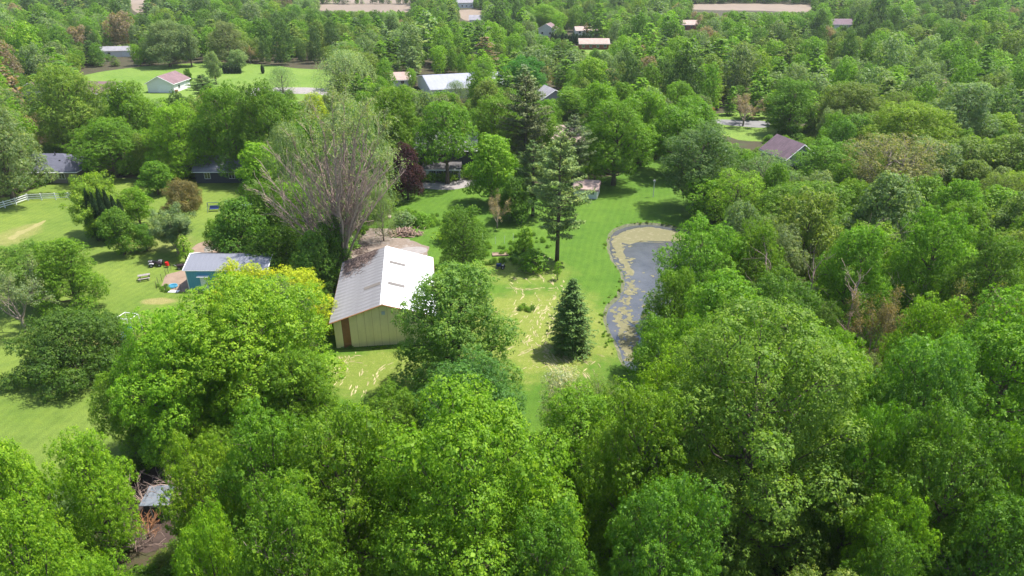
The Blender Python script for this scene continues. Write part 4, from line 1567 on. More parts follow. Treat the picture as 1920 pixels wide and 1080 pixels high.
# paddling pool
q = gp(324, 538)
a = empty("paddling_pool", (q.x, q.y, 0), 0, "small round light blue paddling pool in the dirt pen", "pool")
k = MB()
for i in range(24):
    t0, t1 = i * 6.2832 / 24, (i + 1) * 6.2832 / 24
    prof = ((.66, .02), (.70, .16), (.66, .27), (.58, .24), (.57, .03))
    for (r0, z0), (r1, z1) in zip(prof, prof[1:]):
        k.poly([(r0 * math.cos(t0), r0 * math.sin(t0), z0), (r0 * math.cos(t1), r0 * math.sin(t1), z0), (r1 * math.cos(t1), r1 * math.sin(t1), z1), (r1 * math.cos(t0), r1 * math.sin(t0), z1)])
k.build("rim", M['pool_blue'], a)
MB().tube([(0, 0, .03), (0, 0, .14)], [.575, .575], 24).build("water", M['pool_water'], a)
q = gp(326, 547)
tag(MB().prism([(q.x - .75, q.y - .3, .03), (q.x + .7, q.y - .34, .03), (q.x + .78, q.y + .3, .05), (q.x - .7, q.y + .32, .05)], (0, 0, .05)).build("white_board", M['white_trim']), "white board lying on the grass below the paddling pool", "board")

# pen fence
q0 = gp(300, 528)
a = empty("wire_fence", q0, 0, "thin rusty post and wire fence around the dirt pen", "fence")
pf = [gp(*s) for s in ((340, 546), (331, 549), (312, 548), (294, 541), (297, 533), (304, 527), (312, 519), (316, 512), (321, 507), (333, 505), (345, 505))]
for p_ in pf:
    t_ = p_ - q0
    MB().tube([(t_.x, t_.y, 0), (t_.x, t_.y, 1.15)], [.03, .03], 5).build("post", M['wire'], a)
for z in (.3, .6, .9, 1.1):
    MB().tube([(p_.x - q0.x, p_.y - q0.y, z) for p_ in pf], [.006] * len(pf), 3, False).build("wire", M['wire'], a)

# canopy frame with blue tarp by the dark bush
q = gp(240, 630)
a = empty("swing_frame", (q.x, q.y, 0), math.radians(-12), "white metal play frame with a bright blue slide sheet beside the dark bush", "play frame")
FW, FD, FH = 1.9, 1.5, 2.5
for x in (-FW / 2, FW / 2):
    for y in (0, FD):
        MB().tube([(x * 1.05, y, 0), (x, y, FH)], [.04, .04], 6).build("leg", M['white_trim'], a)
MB().tube([(-FW / 2, 0, FH), (FW / 2, 0, FH)], [.04, .04], 6).build("top_bar", M['white_trim'], a)
MB().tube([(-FW / 2, FD, FH), (FW / 2, FD, FH)], [.04, .04], 6).build("top_bar", M['white_trim'], a)
for x in (-FW / 2, FW / 2):
    MB().tube([(x, 0, FH), (x, FD, FH)], [.04, .04], 6).build("side_bar", M['white_trim'], a)
for k_ in range(4):
    MB().tube([(-FW / 2, FD * .5, .5 + k_ * .45), (-FW / 2 + .5, FD * .5, .5 + k_ * .45)], [.025, .025], 5).build("rung", M['white_trim'], a)
MB().prism([(-.15, .1, 1.5), (FW / 2 + .06, .1, 1.5), (FW / 2 + .1, -1.4, .25), (-.0, -1.4, .25)], (0, .02, .05)).build("slide_sheet", M['blue_tarp'], a)

# stuff behind the blue shed
q = gp(393, 468)
hp = MB()
N_ = 16
for i in range(N_):
    t0, t1 = i * 6.2832 / N_, (i + 1) * 6.2832 / N_
    rr = [(1.0, 0), (.72, .25), (.38, .52), (0.02, .66)]
    for (r0, z0), (r1, z1) in zip(rr, rr[1:]):
        w0, w1 = 1 + .16 * math.sin(3 * t0), 1 + .16 * math.sin(3 * t1)
        hp.poly([(q.x + r0 * w0 * math.cos(t0), q.y + r0 * w0 * math.sin(t0), z0 + .02), (q.x + r0 * w1 * math.cos(t1), q.y + r0 * w1 * math.sin(t1), z0 + .02),
                 (q.x + r1 * w1 * math.cos(t1), q.y + r1 * w1 * math.sin(t1), z1 + .02), (q.x + r1 * w0 * math.cos(t0), q.y + r1 * w0 * math.sin(t0), z1 + .02)])
tag(hp.build("sand_heap", M['sand'], None, True), "low heap of grey sand behind the blue shed", "heap")


def car(u, v, yaw, paint, label):
    q_ = gp(u, v)
    c = empty("parked_car", (q_.x, q_.y, 0), yaw, label, "car")
    MB().prism([(-2.2, -.85, .35), (2.2, -.85, .35), (2.25, -.85, .72), (1.35, -.85, .95), (-2.15, -.85, .98), (-2.28, -.85, .6)], (0, 1.7, 0)).build("body", M[paint], c)
    MB().prism([(-1.7, -.72, .98), (1.1, -.72, .95), (.45, -.66, 1.42), (-1.2, -.66, 1.44)], (0, 1.40, 0)).build("cabin", M['glass'], c)
    MB().prism([(-1.15, -.64, 1.445), (.42, -.64, 1.425), (.42, .64, 1.425), (-1.15, .64, 1.445)], (0, 0, .03)).build("car_roof", M[paint], c)
    for sx in (-1.35, 1.4):
        for sy in (-.8, .8):
            wheel(c, sx, sy, .33, .33, .2)
    for sy in (-.6, .6):
        MB().box(2.22, 2.28, sy - .15, sy + .15, .6, .72).build("headlight", M['white_trim'], c)
        MB().box(-2.30, -2.22, sy - .15, sy + .15, .7, .82).build("tail_light", M['red'], c)


car(469, 398, math.radians(15), 'car_paint', "pale blue car parked under the trees behind the big willow")
q = gp(402, 396)
a = empty("lawn_swing", (q.x, q.y, 0), math.radians(8), "dark blue two-seat lawn swing in the shade of the dark trees", "swing")
MB().box(-.8, .8, -.25, .25, .45, .5).build("seat", M['navy'], a)
MB().prism([(-.8, .25, .5), (.8, .25, .5), (.8, .4, 1.0), (-.8, .4, 1.0)], (0, .04, 0)).build("backrest", M['navy'], a)
for x in (-1.0, 1.0):
    MB().tube([(x, -.7, 0), (x, 0, 1.7), (x, .7, 0)], [.04] * 3, 6).build("leg", M['navy'], a)
MB().tube([(-1, 0, 1.7), (1, 0, 1.7)], [.04, .04], 6).build("top_bar", M['navy'], a)
q = gp(455, 472)
tag(MB().prism([(q.x - 1.3, q.y - .5, .02), (q.x + 1.2, q.y - .6, .02), (q.x + 1.3, q.y + .5, .02), (q.x + .2, q.y + .8, .02), (q.x - 1.2, q.y + .6, .02)], (0.1, .05, .35)).build("white_tarp", M['white_trim']), "crumpled white tarp behind the blue shed's roof ridge", "tarp")

# small blue garden tractor in the middle yard
q = gp(938.5, 503)
a = empty("garden_tractor", (q.x, q.y, 0), math.radians(170), "small navy garden tractor on the mown yard's upper edge", "garden tractor")
MB().prism([(-.1, -.2, .35), (.6, -.2, .35), (.62, -.2, .7), (-.1, -.2, .78)], (0, .4, 0)).build("hood", M['navy'], a)
MB().box(-.55, -.1, -.3, .3, .32, .42).build("deck", M['black'], a)
MB().prism([(-.5, -.18, .5), (-.2, -.18, .48), (-.22, -.18, .56), (-.48, -.18, .58), (-.56, -.18, .9), (-.6, -.18, .9)], (0, .36, 0)).build("seat", M['silver'], a)
for sx, r_ in ((-.42, .25), (.45, .17)):
    for sy in (-.33, .33):
        wheel(a, sx, sy, r_, r_, .14)
MB().tube([(.0, 0, .75), (-.12, 0, .95)], [.02, .02], 5).tube([(-.12, -.16, .95), (-.12, .16, .95)], [.02, .02], 5).build("steering_wheel", M['black'], a)

# white bird house pole on the lawn
q = gp(1224.5, 369)
a = empty("birdhouse_pole", (q.x, q.y, 0), 0, "white pole with a small box on top standing on the lawn beyond the pond", "pole")
MB().tube([(0, 0, 0), (0, 0, 3.0)], [.08, .07], 8).build("pole", M['white_trim'], a)
bx = MB().box(-.17, .17, -.17, .17, 3.0, 3.32).build("box", M['white_trim'], a)
MB().prism([(-.22, -.22, 3.32), (.22, -.22, 3.32), (0, -.22, 3.46)], (0, .44, 0)).build("lid", M['grey_shingle'], a)

# garden stakes, stones and a raised bed in the middle yard
for i, (u, v) in enumerate(((929, 458), (946, 456), (962, 452), (905, 452))):
    q = gp(u, v)
    s_ = empty("garden_stake", (q.x, q.y, 0), 0, "thin white stake among the vegetable patch weeds", "stake", "thin white stakes around the vegetable patch")
    MB().tube([(0, 0, 0), (.02, 0, 1.3)], [.03, .03], 5).build("rod", M['white_trim'], s_)
q = gp(938, 478)
a = empty("raised_bed", (q.x, q.y, 0), math.radians(5), "timber-edged raised garden bed beside the navy tractor", "garden bed")
for x0, x1, y0, y1 in ((-1.3, 1.3, -.6, -.5), (-1.3, 1.3, .5, .6), (-1.3, -1.2, -.5, .5), (1.2, 1.3, -.5, .5)):
    MB().box(x0, x1, y0, y1, 0, .22).build("board", M['log'], a)
MB().box(-1.2, 1.2, -.5, .5, 0, .16).build("soil", M['soil'], a)


def rock(u, v, r, seed, label):
    q_ = gp(u, v)
    bm = bmesh.new()
    bmesh.ops.create_icosphere(bm, subdivisions=2, radius=r)
    rr = random.Random(seed)
    ph = [rr.uniform(0, 6) for _ in range(3)]
    for v_ in bm.verts:
        k_ = 1 + .18 * math.sin(v_.co.x / r * 3 + ph[0]) + .15 * math.sin(v_.co.y / r * 3 + ph[1]) + .1 * math.sin(v_.co.z / r * 4 + ph[2])
        v_.co = v_.co * k_
        v_.co.z = v_.co.z * .7 + r * .35
    me_ = bpy.data.meshes.new("boulder")
    bm.to_mesh(me_)
    bm.free()
    o = mobj("boulder", me_, None, M['stone'])
    o.location = (q_.x, q_.y, 0)
    tag(o, label, "boulder")


rock(730, 409, .48, 1, "pinkish boulder on the grass above the brush pile")
rock(686, 410, .35, 2, "small pale boulder near the willow's right edge")

# brush pile: cut logs and branches
q0 = gp(760, 440)
bp = empty("brush_pile", q0, 0, "heap of cut logs and dead branches at the edge of the gravel yard", "brush pile")
rnd = random.Random(33)
lgm = []
for k_ in range(6):
    r0 = rnd.uniform(.07, .17)
    L_ = rnd.uniform(.7, 1.8)
    me_ = MB().tube([(0, 0, -L_ / 2), (rnd.uniform(-.05, .05), 0, 0), (0, 0, L_ / 2)], [r0, r0 * .95, r0 * .85], 7, True).mesh("log", False)
    me_.materials.append(M['log'])
    me_.materials.append(M['log_end'])
    for f_ in me_.polygons:
        if len(f_.vertices) > 4:
            f_.material_index = 1
    lgm.append(me_)
for k_ in range(90):
    x = rnd.gauss(0, 1.25)
    x = max(-2.6, min(2.6, x))
    y = rnd.gauss(0, .55)
    top_ = max(.1, 1.05 * (1 - (x / 2.9) ** 2) * (1 - min(1, (y / 1.3) ** 2)))
    o = mobj("log", lgm[k_ % 6], bp)
    o.location = (x, y, .1 + rnd.uniform(0, 1) * top_)
    o.rotation_euler = (rnd.uniform(1.0, 2.1), rnd.uniform(-.5, .5), rnd.uniform(0, 6.28))
tb = MB()
for k_ in range(60):
    x, y = rnd.gauss(0.2, 1.5), rnd.gauss(0, .7)
    a_ = rnd.uniform(0, 6.28)
    p0 = Vector((x, y, rnd.uniform(.05, .7)))
    p1 = p0 + Vector((math.cos(a_) * rnd.uniform(.6, 1.4), math.sin(a_) * rnd.uniform(.4, 1), rnd.uniform(-.1, .6)))
    pm = p0.lerp(p1, .5) + Vector((rnd.gauss(0, .1), rnd.gauss(0, .1), .1))
    tb.tube([p0, pm, p1], [.035, .025, .01], 4, False)
tb.build("twigs", M['bark_dead'], bp)
# weeds behind are planted later

# debris of fallen twigs on the barn roof
tb = MB()
bmx = barn.matrix_basis
rnd = random.Random(4)
for k_ in range(1500):
    sx = rnd.betavariate(1.3, 1.3)
    x = -6.2 + sx * 4.3
    y = bl + .25 - abs(rnd.gauss(0, 2.3)) * (1.2 - sx * .6)
    if y < 10.5:
        continue
    z = be + br_ * (1 + x / 6.0) + .11
    a_ = rnd.gauss(.5, .8)
    L_ = rnd.uniform(.25, 1.1)
    dx, dy = math.cos(a_) * L_, math.sin(a_) * L_
    pts = [(x, y, z), (x + dx * .5, y + dy * .5 + rnd.gauss(0, .08), z + dx * .5 * br_ / 6 + rnd.uniform(.02, .14)), (x + dx, y + dy, z + dx * br_ / 6 + .02)]
    if pts[-1][1] > bl + .3 or pts[-1][0] > 0:
        continue
    tb.tube([bmx @ Vector(p_) for p_ in pts], [.03, .025, .012], 3, False)
M['twig'] = surf("dead_twigs", (0.19, 0.135, 0.11), (0.11, 0.08, 0.07), 3, 0.9)
tag(tb.build("fallen_twigs", M['twig']), "brown fallen twigs heaped on the far left corner of the barn roof", "debris", kind='stuff')
MB2 = MB()
# brush beside the barn under the willow
for k_ in range(160):
    q_ = gp(rnd.uniform(655, 690), rnd.uniform(455, 478))
    a_ = rnd.uniform(0, 6.28)
    L_ = rnd.uniform(.4, 1.4)
    MB2.tube([(q_.x, q_.y, .03), (q_.x + math.cos(a_) * L_ * .5, q_.y + math.sin(a_) * L_ * .5, rnd.uniform(.1, .4)), (q_.x + math.cos(a_) * L_, q_.y + math.sin(a_) * L_, .04)], [.035, .03, .012], 3, False)
tag(MB2.build("fallen_branches", M['twig']), "brown brushwood strewn on the ground between the willow trunk and the barn", kind='stuff')
HAZE = 0.00008
# ------------------------------------------------------------------ the big half-dead willow
def great_willow():
    rnd = random.Random(8)
    rng = np.random.default_rng(8)
    base = gp(641, 517)
    root = empty("willow_tree", base, 0, "huge half-dead willow with bare pinkish branches fanning up behind the barn", "tree")
    tb = MB()
    tips = []
    yb = base.y

    def target(u, v, dy):
        y = yb + dy
        z = h_at(y, v)
        zc = y * CP + (CAM_H - z) * SP
        return Vector(((u - 960) / F * zc - base.x, dy, z))
    fork = target(646, 478, 0)
    tb.tube([(0, 0, -.4), (0.1, 0, fork.z * .5), tuple(fork)], [.85, .62, .60], 10, False)
    low = target(628, 498, .5)
    tb.tube([(0, 0, .3), tuple(low), tuple(target(600, 455, 1))], [.45, .36, .22], 8, False)
    goals = [(515, 345, 2, .24), (495, 365, -1, .20), (535, 310, -2, .26), (560, 290, 1, .26), (580, 255, 3, .28), (600, 225, 0, .30), (625, 215, -2, .30), (650, 210, 2, .34), (672, 225, -1, .32),
             (690, 240, 3, .30), (708, 265, 0, .27), (725, 300, -2, .24), (742, 335, 1, .20), (700, 330, -3, .2), (665, 280, 3, .24), (640, 300, -3, .22), (610, 300, 4, .22), (575, 340, -2, .2), (550, 360, 2, .2),
             (520, 400, 0, .14), (605, 370, -2, .16), (632, 340, 2, .2), (655, 340, -1, .2), (680, 350, 1, .2)]
    for gi, (u, v, dy, r) in enumerate(goals):
        e = target(u, v, dy * 1.1)
        a = fork + Vector((0, 0, rnd.uniform(-1.2, .6)))
        if v > 335 and u < 600:
            a = low
        up = Vector((0, 0, 1))
        m = a.lerp(e, .42) + Vector((-(e.x - a.x) * .10, 0, (e.z - a.z) * .03)) + Vector((rnd.gauss(0, .35), rnd.gauss(0, .35), 0))
        pts = []
        for k in range(9):
            t = k / 8
            p = a * (1 - t) ** 2 + m * 2 * t * (1 - t) + e * t * t
            pts.append(p + Vector((rnd.gauss(0, .13), rnd.gauss(0, .13), rnd.gauss(0, .08))) * (1 if 0 < k else 0))
        rr = [r * (1 - .78 * k / 8) for k in range(9)]
        tb.tube(pts, rr, 6, False)
        for k in range(2, 9):
            for q in range(3 if k > 3 else 2):
                d = (pts[min(k + 1, 8)] - pts[k - 1]).normalized()
                side = Vector((rnd.gauss(0, 1), rnd.gauss(0, 1), rnd.gauss(0, .3)))
                d = (d + side * .26 + Vector((0, 0, .15))).normalized()
                ll = rnd.uniform(1.8, 4.2) * (1.0 if k < 7 else .7)
                branch_fan(rnd, tb, pts[k], d, ll, rr[k] * .48, 1, .12, .38, .026, (2, 4), tips, .17, .64)
    tb.build("trunk", M['bark_dead'], root, True)
    P = np.array([t[0][:] for t in tips])
    D = np.array([t[1][:] for t in tips])
    zmin = 20.0 + 1.8 * np.sin(P[:, 0] * .5)
    keep = (P[:, 2] > zmin) | (rng.uniform(0, 1, len(P)) < .05)
    P, D = P[keep], D[keep]
    P = np.concatenate([P, P + rng.normal(0, .8, P.shape) + np.array([0, 0, .3])])
    D = np.concatenate([D, D])
    per = 10
    k = len(P)
    s = np.tile(np.linspace(0, 1, per), k)
    PP = np.repeat(P, per, 0)
    DD = np.repeat(D, per, 0)
    ln = np.repeat(rng.uniform(.6, 1.5, k), per)
    c = PP + DD * (s * ln * .5)[:, None] + np.array([0, 0, -1.]) * (s ** 1.8 * ln * .7)[:, None] + rng.normal(0, .16, PP.shape)
    nn = unit(DD * .5 + np.array([0, 0, .5]) + rng.normal(0, .5, PP.shape))
    t = unit(DD * .5 + np.array([0, 0, -.8]) + rng.normal(0, .35, PP.shape))
    sz = .30 * rng.uniform(.7, 1.3, len(PP))
    cr = mobj("crown", quads_mesh("crown", leaf_quads(c, nn, t, sz, sz * .36), M['leaf']), root)
    cr.color = (.215, .270, .115, 1)
    return root


great_willow()

NTH = ('first', 'second', 'third', 'fourth', 'fifth', 'sixth', 'seventh', 'eighth', 'ninth', 'tenth', 'eleventh', 'twelfth', 'thirteenth')
# ------------------------------------------------------------------ trees one can tell apart in the photograph
T = [
    # --- foreground
    ('big', 475, 508, 800, 330, 'L', "huge bright green maple beside the yellow crowns, left of the barn", 0),
    ('big', 332, 588, 850, 220, 'L', "big bright green maple overlapping the huge maple's lower left side", 1),
    ('maple', 235, 690, 850, 105, 'G', "smaller green maple at the lower left foot of the huge maple", 0),
    ('maple', 560, 640, 850, 150, 'G', "green maple filling the huge maple's lower right side", 1),
    ('big', 885, 738, 20, 390, 'L', "broad bright green maple at the bottom centre of the photo", 1),
    ('maple', 640, 765, 18, 270, 'G', "mid green maple left of the bottom centre maple", 1),
    ('maple', 515, 775, 17, 210, 'G', "mid green maple under the huge maple's right side", 0),
    ('maple', 398, 822, 14, 150, 'L', "narrow light green maple right of the hut in the gap", 1),
    ('maple', 182, 812, 13, 145, 'L', "yellow-green maple left of the hut's dead branches", 0),
    ('maple', 50, 822, 16, 170, 'L', "yellow-green maple at the left edge beneath the lawn", 2),
    ('maple', 80, 945, 17, 230, 'L', "yellow-green maple in the bottom left corner", 0),
    ('maple', 560, 915, 18, 230, 'G', "green maple at the bottom edge left of the centre maple", 0),
    ('maple', 420, 975, 16, 150, 'L', "light green maple at the bottom edge below the hut's gap", 1),
    ('maple', 225, 1050, 14, 160, 'L', "light green treetop at the bottom edge beneath the hut", 0),
    ('maple', 1195, 735, 18, 230, 'G', "deep green maple right of the bottom centre maple", 0),
    ('maple', 1230, 900, 17, 240, 'D', "dark green tree at the bottom edge beneath the tall elm", 1),
    ('maple', 1020, 960, 15, 200, 'D', "dark green tree at the bottom edge between two big maples", 0),
    ('elm', 1410, 588, 22, 400, (0.135, 0.215, 0.026), "tall olive green elm, the largest tree right of the pond", 0),
    ('maple', 1655, 925, 14, 150, 'L', "small light green maple at the bottom right of the elm", 1),
    ('big', 1865, 575, 20, 330, 'G', "big green maple at the right edge of the photo", 1),
    ('maple', 1705, 640, 19, 210, 'B', "greyish green tree just right of the elm's top", 0),
    ('maple', 1760, 790, 18, 240, 'D', "dark green tree right of the elm's foot", 1),
    ('maple', 1905, 800, 18, 240, 'G', "green maple in the lower right corner of the photo", 0),
    ('maple', 1830, 930, 16, 220, 'D', "dark tree at the bottom right edge of the photo", 2),
    ('maple', 1600, 760, 17, 160, 'D', "dark tree half hidden behind the elm's right side", 1),
    ('maple', 1545, 640, 17, 170, 'G', "green tree behind the elm's right shoulder", 0),
    ('maple', 1640, 1000, 13, 160, 'D', "dark treetop at the bottom edge right of the elm", 0),
    # --- pond side
    ('maple', 1318, 415, 15, 165, 'G', "bright maple overhanging the pond's right bank, topmost", 1),
    ('maple', 1262, 505, 13, 110, 'G', "small green tree leaning over the pond's middle", 0),
    ('maple', 1350, 515, 16, 210, 'G', "green maple between the pond and the tangled wood", 2),
    ('maple', 1240, 596, 11, 120, 'G', "green tree overhanging the lower end of the pond", 1),
    ('maple', 1260, 655, 14, 170, 'L', "yellow-green tree just below the pond's end", 0),
    ('maple', 1300, 595, 15, 150, 'G', "green tree left of the elm's crown beside the pond", 1),
    # --- yard
    ('maple', 852, 487, 735, 235, (0.165, 0.285, 0.045), "many-stemmed green maple in front of the barn's right end", 2),
    ('maple', 885, 662, 11.5, 190, (0.085, 0.195, 0.040), "blue-green tree at the yard's bottom edge below the many-stemmed maple", 0),
    ('maple', 745, 725, 9, 130, 'G', "low green tree at the front edge of the barn lawn", 1),
    ('airy', 1055, 688, 8.5, 100, 'F', "small tree with whitish blossom at the yard's bottom edge", 1),
    ('airy', 1110, 712, 9, 120, 'O', "thin olive tree beside the blossoming tree", 0),
    ('maple', 868, 386, 512, 100, 'D', "dark drooping tree standing in the middle of the yard", 0),
    ('spruce', 1072, 522, 657, 84, (0.090, 0.170, 0.034), "dark green spruce standing alone on the mown yard", 0),
    ('pine', 1048, 250, 489, 120, (0.175, 0.240, 0.065), "tall open white pine with a bare lower trunk by the lawn", 0),
    ('bush', 132, 572, 694, 215, (0.072, 0.140, 0.018), "broad dark green dome-shaped tree on the left lawn", 0),
    ('maple', 125, 442, 580, 125, 'G', "green tree left of the lawn above the dark dome tree", 2),
    ('maple', 60, 452, 568, 120, 'B', "greyish green tree beside the pale budding tree", 1),
    ('budding', 22, 468, 622, 150, 'Q', "pale pinkish budding tree at the left edge of the photo", 0),
    ('maple', 465, 492, 640, 130, 'K', "bright yellow tree crown right beside the blue shed's roof", 1),
    ('maple', 560, 502, 640, 130, 'K', "bright yellow tree crown nearest the barn's left side", 0),
    ('round', 222, 388, 477, 66, 'D', "small dark round-headed tree casting shade on the left lawn", 1),
    ('round', 180, 372, 450, 46, 'D', "low dark tree just left of the arborvitae", 0),
    ('apple', 325, 386, 480, 122, 'W', "grey-green spreading apple tree above the quad bike", 1),
    ('sapling', 345, 444, 493, 32, 'L', "small bright sapling between the apple tree and blue shed", 0),
    ('apple', 180, 322, 440, 130, 'Y', "lime yellow spreading tree behind the arborvitae", 0),
    ('round', 255, 350, 425, 60, 'L', "bright green tree right of the arborvitae", 2),
    ('bush', 341, 337, 394, 72, 'R', "rounded rusty olive bush at the top of the left lawn", 0),
    ('round', 270, 420, 470, 40, 'D', "small dark shrub-like tree next to the round-headed tree", 0),
    # --- dark clump behind the blue shed
    ('round', 450, 372, 500, 110, 'D', "dark green tree rising straight behind the blue shed", 0),
    ('round', 520, 420, 520, 80, 'G', "green tree between the blue shed and the great willow", 1),
    ('round', 410, 408, 482, 50, 'G', "small green tree just left behind the blue shed", 2),
    ('round', 500, 340, 470, 90, 'D', "dark tree at the great willow's left foot", 3),
    ('round', 480, 455, 525, 50, 'D', "dark little tree overhanging the blue shed's roof", 1),
    ('round', 590, 430, 535, 80, 'B', "dark bluish tree under the great willow's lowest branches", 0),
    ('round', 625, 400, 520, 60, 'D', "dark ivy-clad growth beside the great willow's trunk", 1),
    ('willow', 545, 228, 420, 110, 'W', "grey-green willow lobe left of the great willow's top", 0),
    ('willow', 665, 188, 430, 165, 'W', "grey-green willow standing close behind the half-dead willow", 1),
    ('willow', 715, 350, 452, 55, 'W', "small pale green willow right of the great willow", 0),
    ('round', 762, 268, 375, 66, 'P', "dark purple-leaved tree beside the dark house", 0),
    # --- around the dark house and middle lawn
    ('round', 742, 158, 325, 120, 'G', "tall green tree behind the purple tree", 2),
    ('shade', 836, 190, 344, 120, 'G', "spreading green tree with dark limbs in front of the sunroom", 0),
    ('round', 928, 178, 312, 115, 'G', "large round green tree behind the dark house's right end", 0),
    ('round', 922, 248, 382, 98, 'L', "bright round maple right of the patio", 1),
    ('round', 965, 330, 415, 70, 'D', "dark tree tucked behind the bright round maple", 0),
    ('pine', 985, 140, 330, 100, (0.125, 0.155, 0.060), "olive brown pine rising above the dark house's trees", 1),
    ('pine', 1000, 265, 405, 90, 'N', "dark pine left of the tall open white pine", 0),
    ('pine', 1075, 215, 360, 80, (0.120, 0.170, 0.065), "grey-green pine behind the tall open white pine", 1),
    ('round', 1155, 183, 347, 140, 'G', "huge round green tree at the far side of the pond lawn", 0),
    ('budding', 932, 358, 428, 66, 'T', "pinkish budding shrub below the bright round maple", 0),
    ('shrub', 985, 428, 474, 40, 'G', "leafy shrub in the middle yard left of the pine trunk", 0),
    ('shrub', 1000, 468, 508, 62, 'G', "large green shrub below the tall white pine", 0),
    ('sapling', 1046, 490, 525, 16, 'L', "slim sapling above the lone dark spruce", 0),
    ('shrub', 845, 420, 452, 60, 'L', "green shrub thicket beside the brush pile", 0),
    ('shrub', 790, 398, 422, 40, 'G', "green weeds and shrub above the brush pile", 0),
    ('shrub', 755, 395, 424, 50, 'W', "pale flowering shrub above the brush pile", 0),
    ('round', 1312, 232, 395, 150, (0.125, 0.210, 0.065), "greyish green tree with dark trunk right of the white pole", 1),
    ('round', 1275, 200, 330, 110, 'G', "green tree behind the pond lawn's right end", 3),
    ('round', 1210, 165, 310, 90, 'L', "light green tree behind the huge round green tree", 2),
    ('round', 1330, 330, 420, 90, 'L', "bright green tree at the woodland edge right of the pond lawn", 2),
    ('airy', 1380, 320, 430, 120, 'L', "light airy tree at the wood's edge below the purple-roofed house", 1),
    ('airy', 1440, 285, 400, 110, (0.16, 0.26, 0.09), "silvery green tree hiding the lower left of the gabled house", 0),
    # --- right wood
    ('budding', 1398, 168, 236, 90, 'T', "bare brownish spreading tree beside the pale road", 0),
    ('shrub', 1328, 198, 222, 26, 'X', "magenta flowering shrub left of the bare brown tree", 0),
    ('round', 1485, 148, 252, 100, 'G', "rounded green tree above the purple-roofed gabled house", 0),
    ('round', 1595, 152, 262, 130, 'O', "olive green tree right of the road's end", 2),
    ('round', 1700, 188, 320, 165, 'Y', "wide lime green dome-shaped tree in the right wood", 0),
    ('airy', 1668, 252, 400, 180, (0.20, 0.215, 0.08), "open pinkish-green tree with visible dark limbs in the right wood", 0),
    ('round', 1555, 262, 360, 120, 'G', "green tree just right of the purple-roofed gabled house", 1),
    ('round', 1610, 215, 300, 70, 'B', "blue-green tree left of the lime dome tree", 3),
    ('round', 1800, 150, 300, 130, 'W', "greyish green tree right of the lime dome tree", 2),
    ('round', 1870, 350, 460, 130, 'L', "bright green tree near the right edge of the wood", 0),
    ('round', 1500, 335, 470, 190, 'G', "broad green tree below the purple-roofed gabled house", 1),
    ('maple', 1740, 395, 17, 150, 'G', "mid green tree below the open pinkish-green tree", 1),
    ('maple', 1840, 440, 17, 160, 'D', "dark bluish tree toward the right edge in mid wood", 0),
    ('maple', 1590, 420, 16, 140, 'G', "green tree in the wood above the dead snags", 2),
    ('maple', 1410, 415, 15, 120, 'G', "green tree left of the dead snags", 0),
    ('budding', 1645, 520, 13, 150, 'R', "brownish thin-leaved tree in the tangle of the right wood", 0),
    ('budding', 1815, 510, 14, 150, (0.18, 0.19, 0.055), "rusty olive thin tree right of the tangled wood", 1),
    ('maple', 1720, 560, 16, 150, 'L', "light green tree above the greyish tree right of the elm", 0),
    ('round', 1450, 500, 12, 100, 'D', "dark low tree between the dead snags", 1),
    # --- left group
    ('round', -8, 163, 378, 145, 'W', "large greyish green tree at the left edge above the fence", 0),
    ('round', 128, 118, 292, 132, (0.17, 0.265, 0.04), "tall yellow-green tree left of the far lawn", 1),
    ('round', 205, 222, 332, 135, 'G', "broad green tree shading the slate-roofed house", 0),
    ('round', 245, 148, 290, 105, 'G', "green tree in front of the far garage house's left side", 2),
    ('round', 335, 192, 335, 115, 'L', "light green tree left of the dark maples", 3),
    ('round', 425, 158, 335, 120, 'G', "deep green maple, left one of the pair behind the shed", 0),
    ('round', 505, 150, 338, 120, 'D', "deep green maple right beside the willow's top", 1),
    ('farpine', 72, 183, 258, 34, 'N', "dark narrow conifer next to the white bungalow", 1),
    ('round', 290, 300, 365, 60, 'G', "small green tree right of the slate-roofed house", 1),
    # --- far lawn
    ('willow', 648, 92, 192, 130, (0.22, 0.30, 0.13), "pale rounded willow at the right end of the far lawn", 0),
    ('willow', 528, 124, 174, 66, 'W', "small pale round willow beside the asphalt drive", 1),
    ('round', 400, 95, 158, 30, 'W', "slim pale tree standing alone on the far lawn", 2),
    ('round', 353, 128, 158, 14, 'D', "tiny dark tree right of the garage house", 2),
    ('pine', 382, 140, 195, 60, 'N', "dark pine in front of the far lawn, beside the garage house", 1),
    ('round', 310, 38, 125, 80, 'W', "tall pale poplar-like tree behind the far lawn's left part", 3),
    ('round', 352, 45, 125, 40, 'W', "narrow pale tree behind the middle of the far lawn", 2),
    ('round', 425, 40, 122, 70, 'Q', "tall greyish tree behind the far lawn's middle", 3),
    ('budding', 466, 80, 120, 30, 'T', "small russet tree behind the far lawn", 0),
    ('round', 445, 92, 135, 34, 'W', "pale small tree at the far lawn's back edge", 2),
    ('willow', 905, 138, 192, 90, 'W', "pale willow in front of the silver roof's right half", 0),
    ('willow', 855, 150, 196, 50, 'W', "small pale willow before the middle of the silver roof", 1),
    ('round', 1078, 165, 232, 80, 'L', "light green tree between the olive brown pine and the huge round tree", 3),
    ('round', 1032, 186, 240, 46, 'L', "little light green tree hiding the grey roof above the pines", 0),
    ('round', 590, 174, 260, 60, 'K', "yellow treetop peeping over the great willow", 0),
    ('round', 985, 105, 185, 80, (0.075, 0.225, 0.026), "vivid green tree above the olive brown pine", 1),
    ('round', 1110, 105, 195, 70, 'L', "light green pointed tree above the huge round tree", 1),
    ('round', 1022, 8, 60, 60, 'L', "tall light green tree in the distance near small white houses", 3),
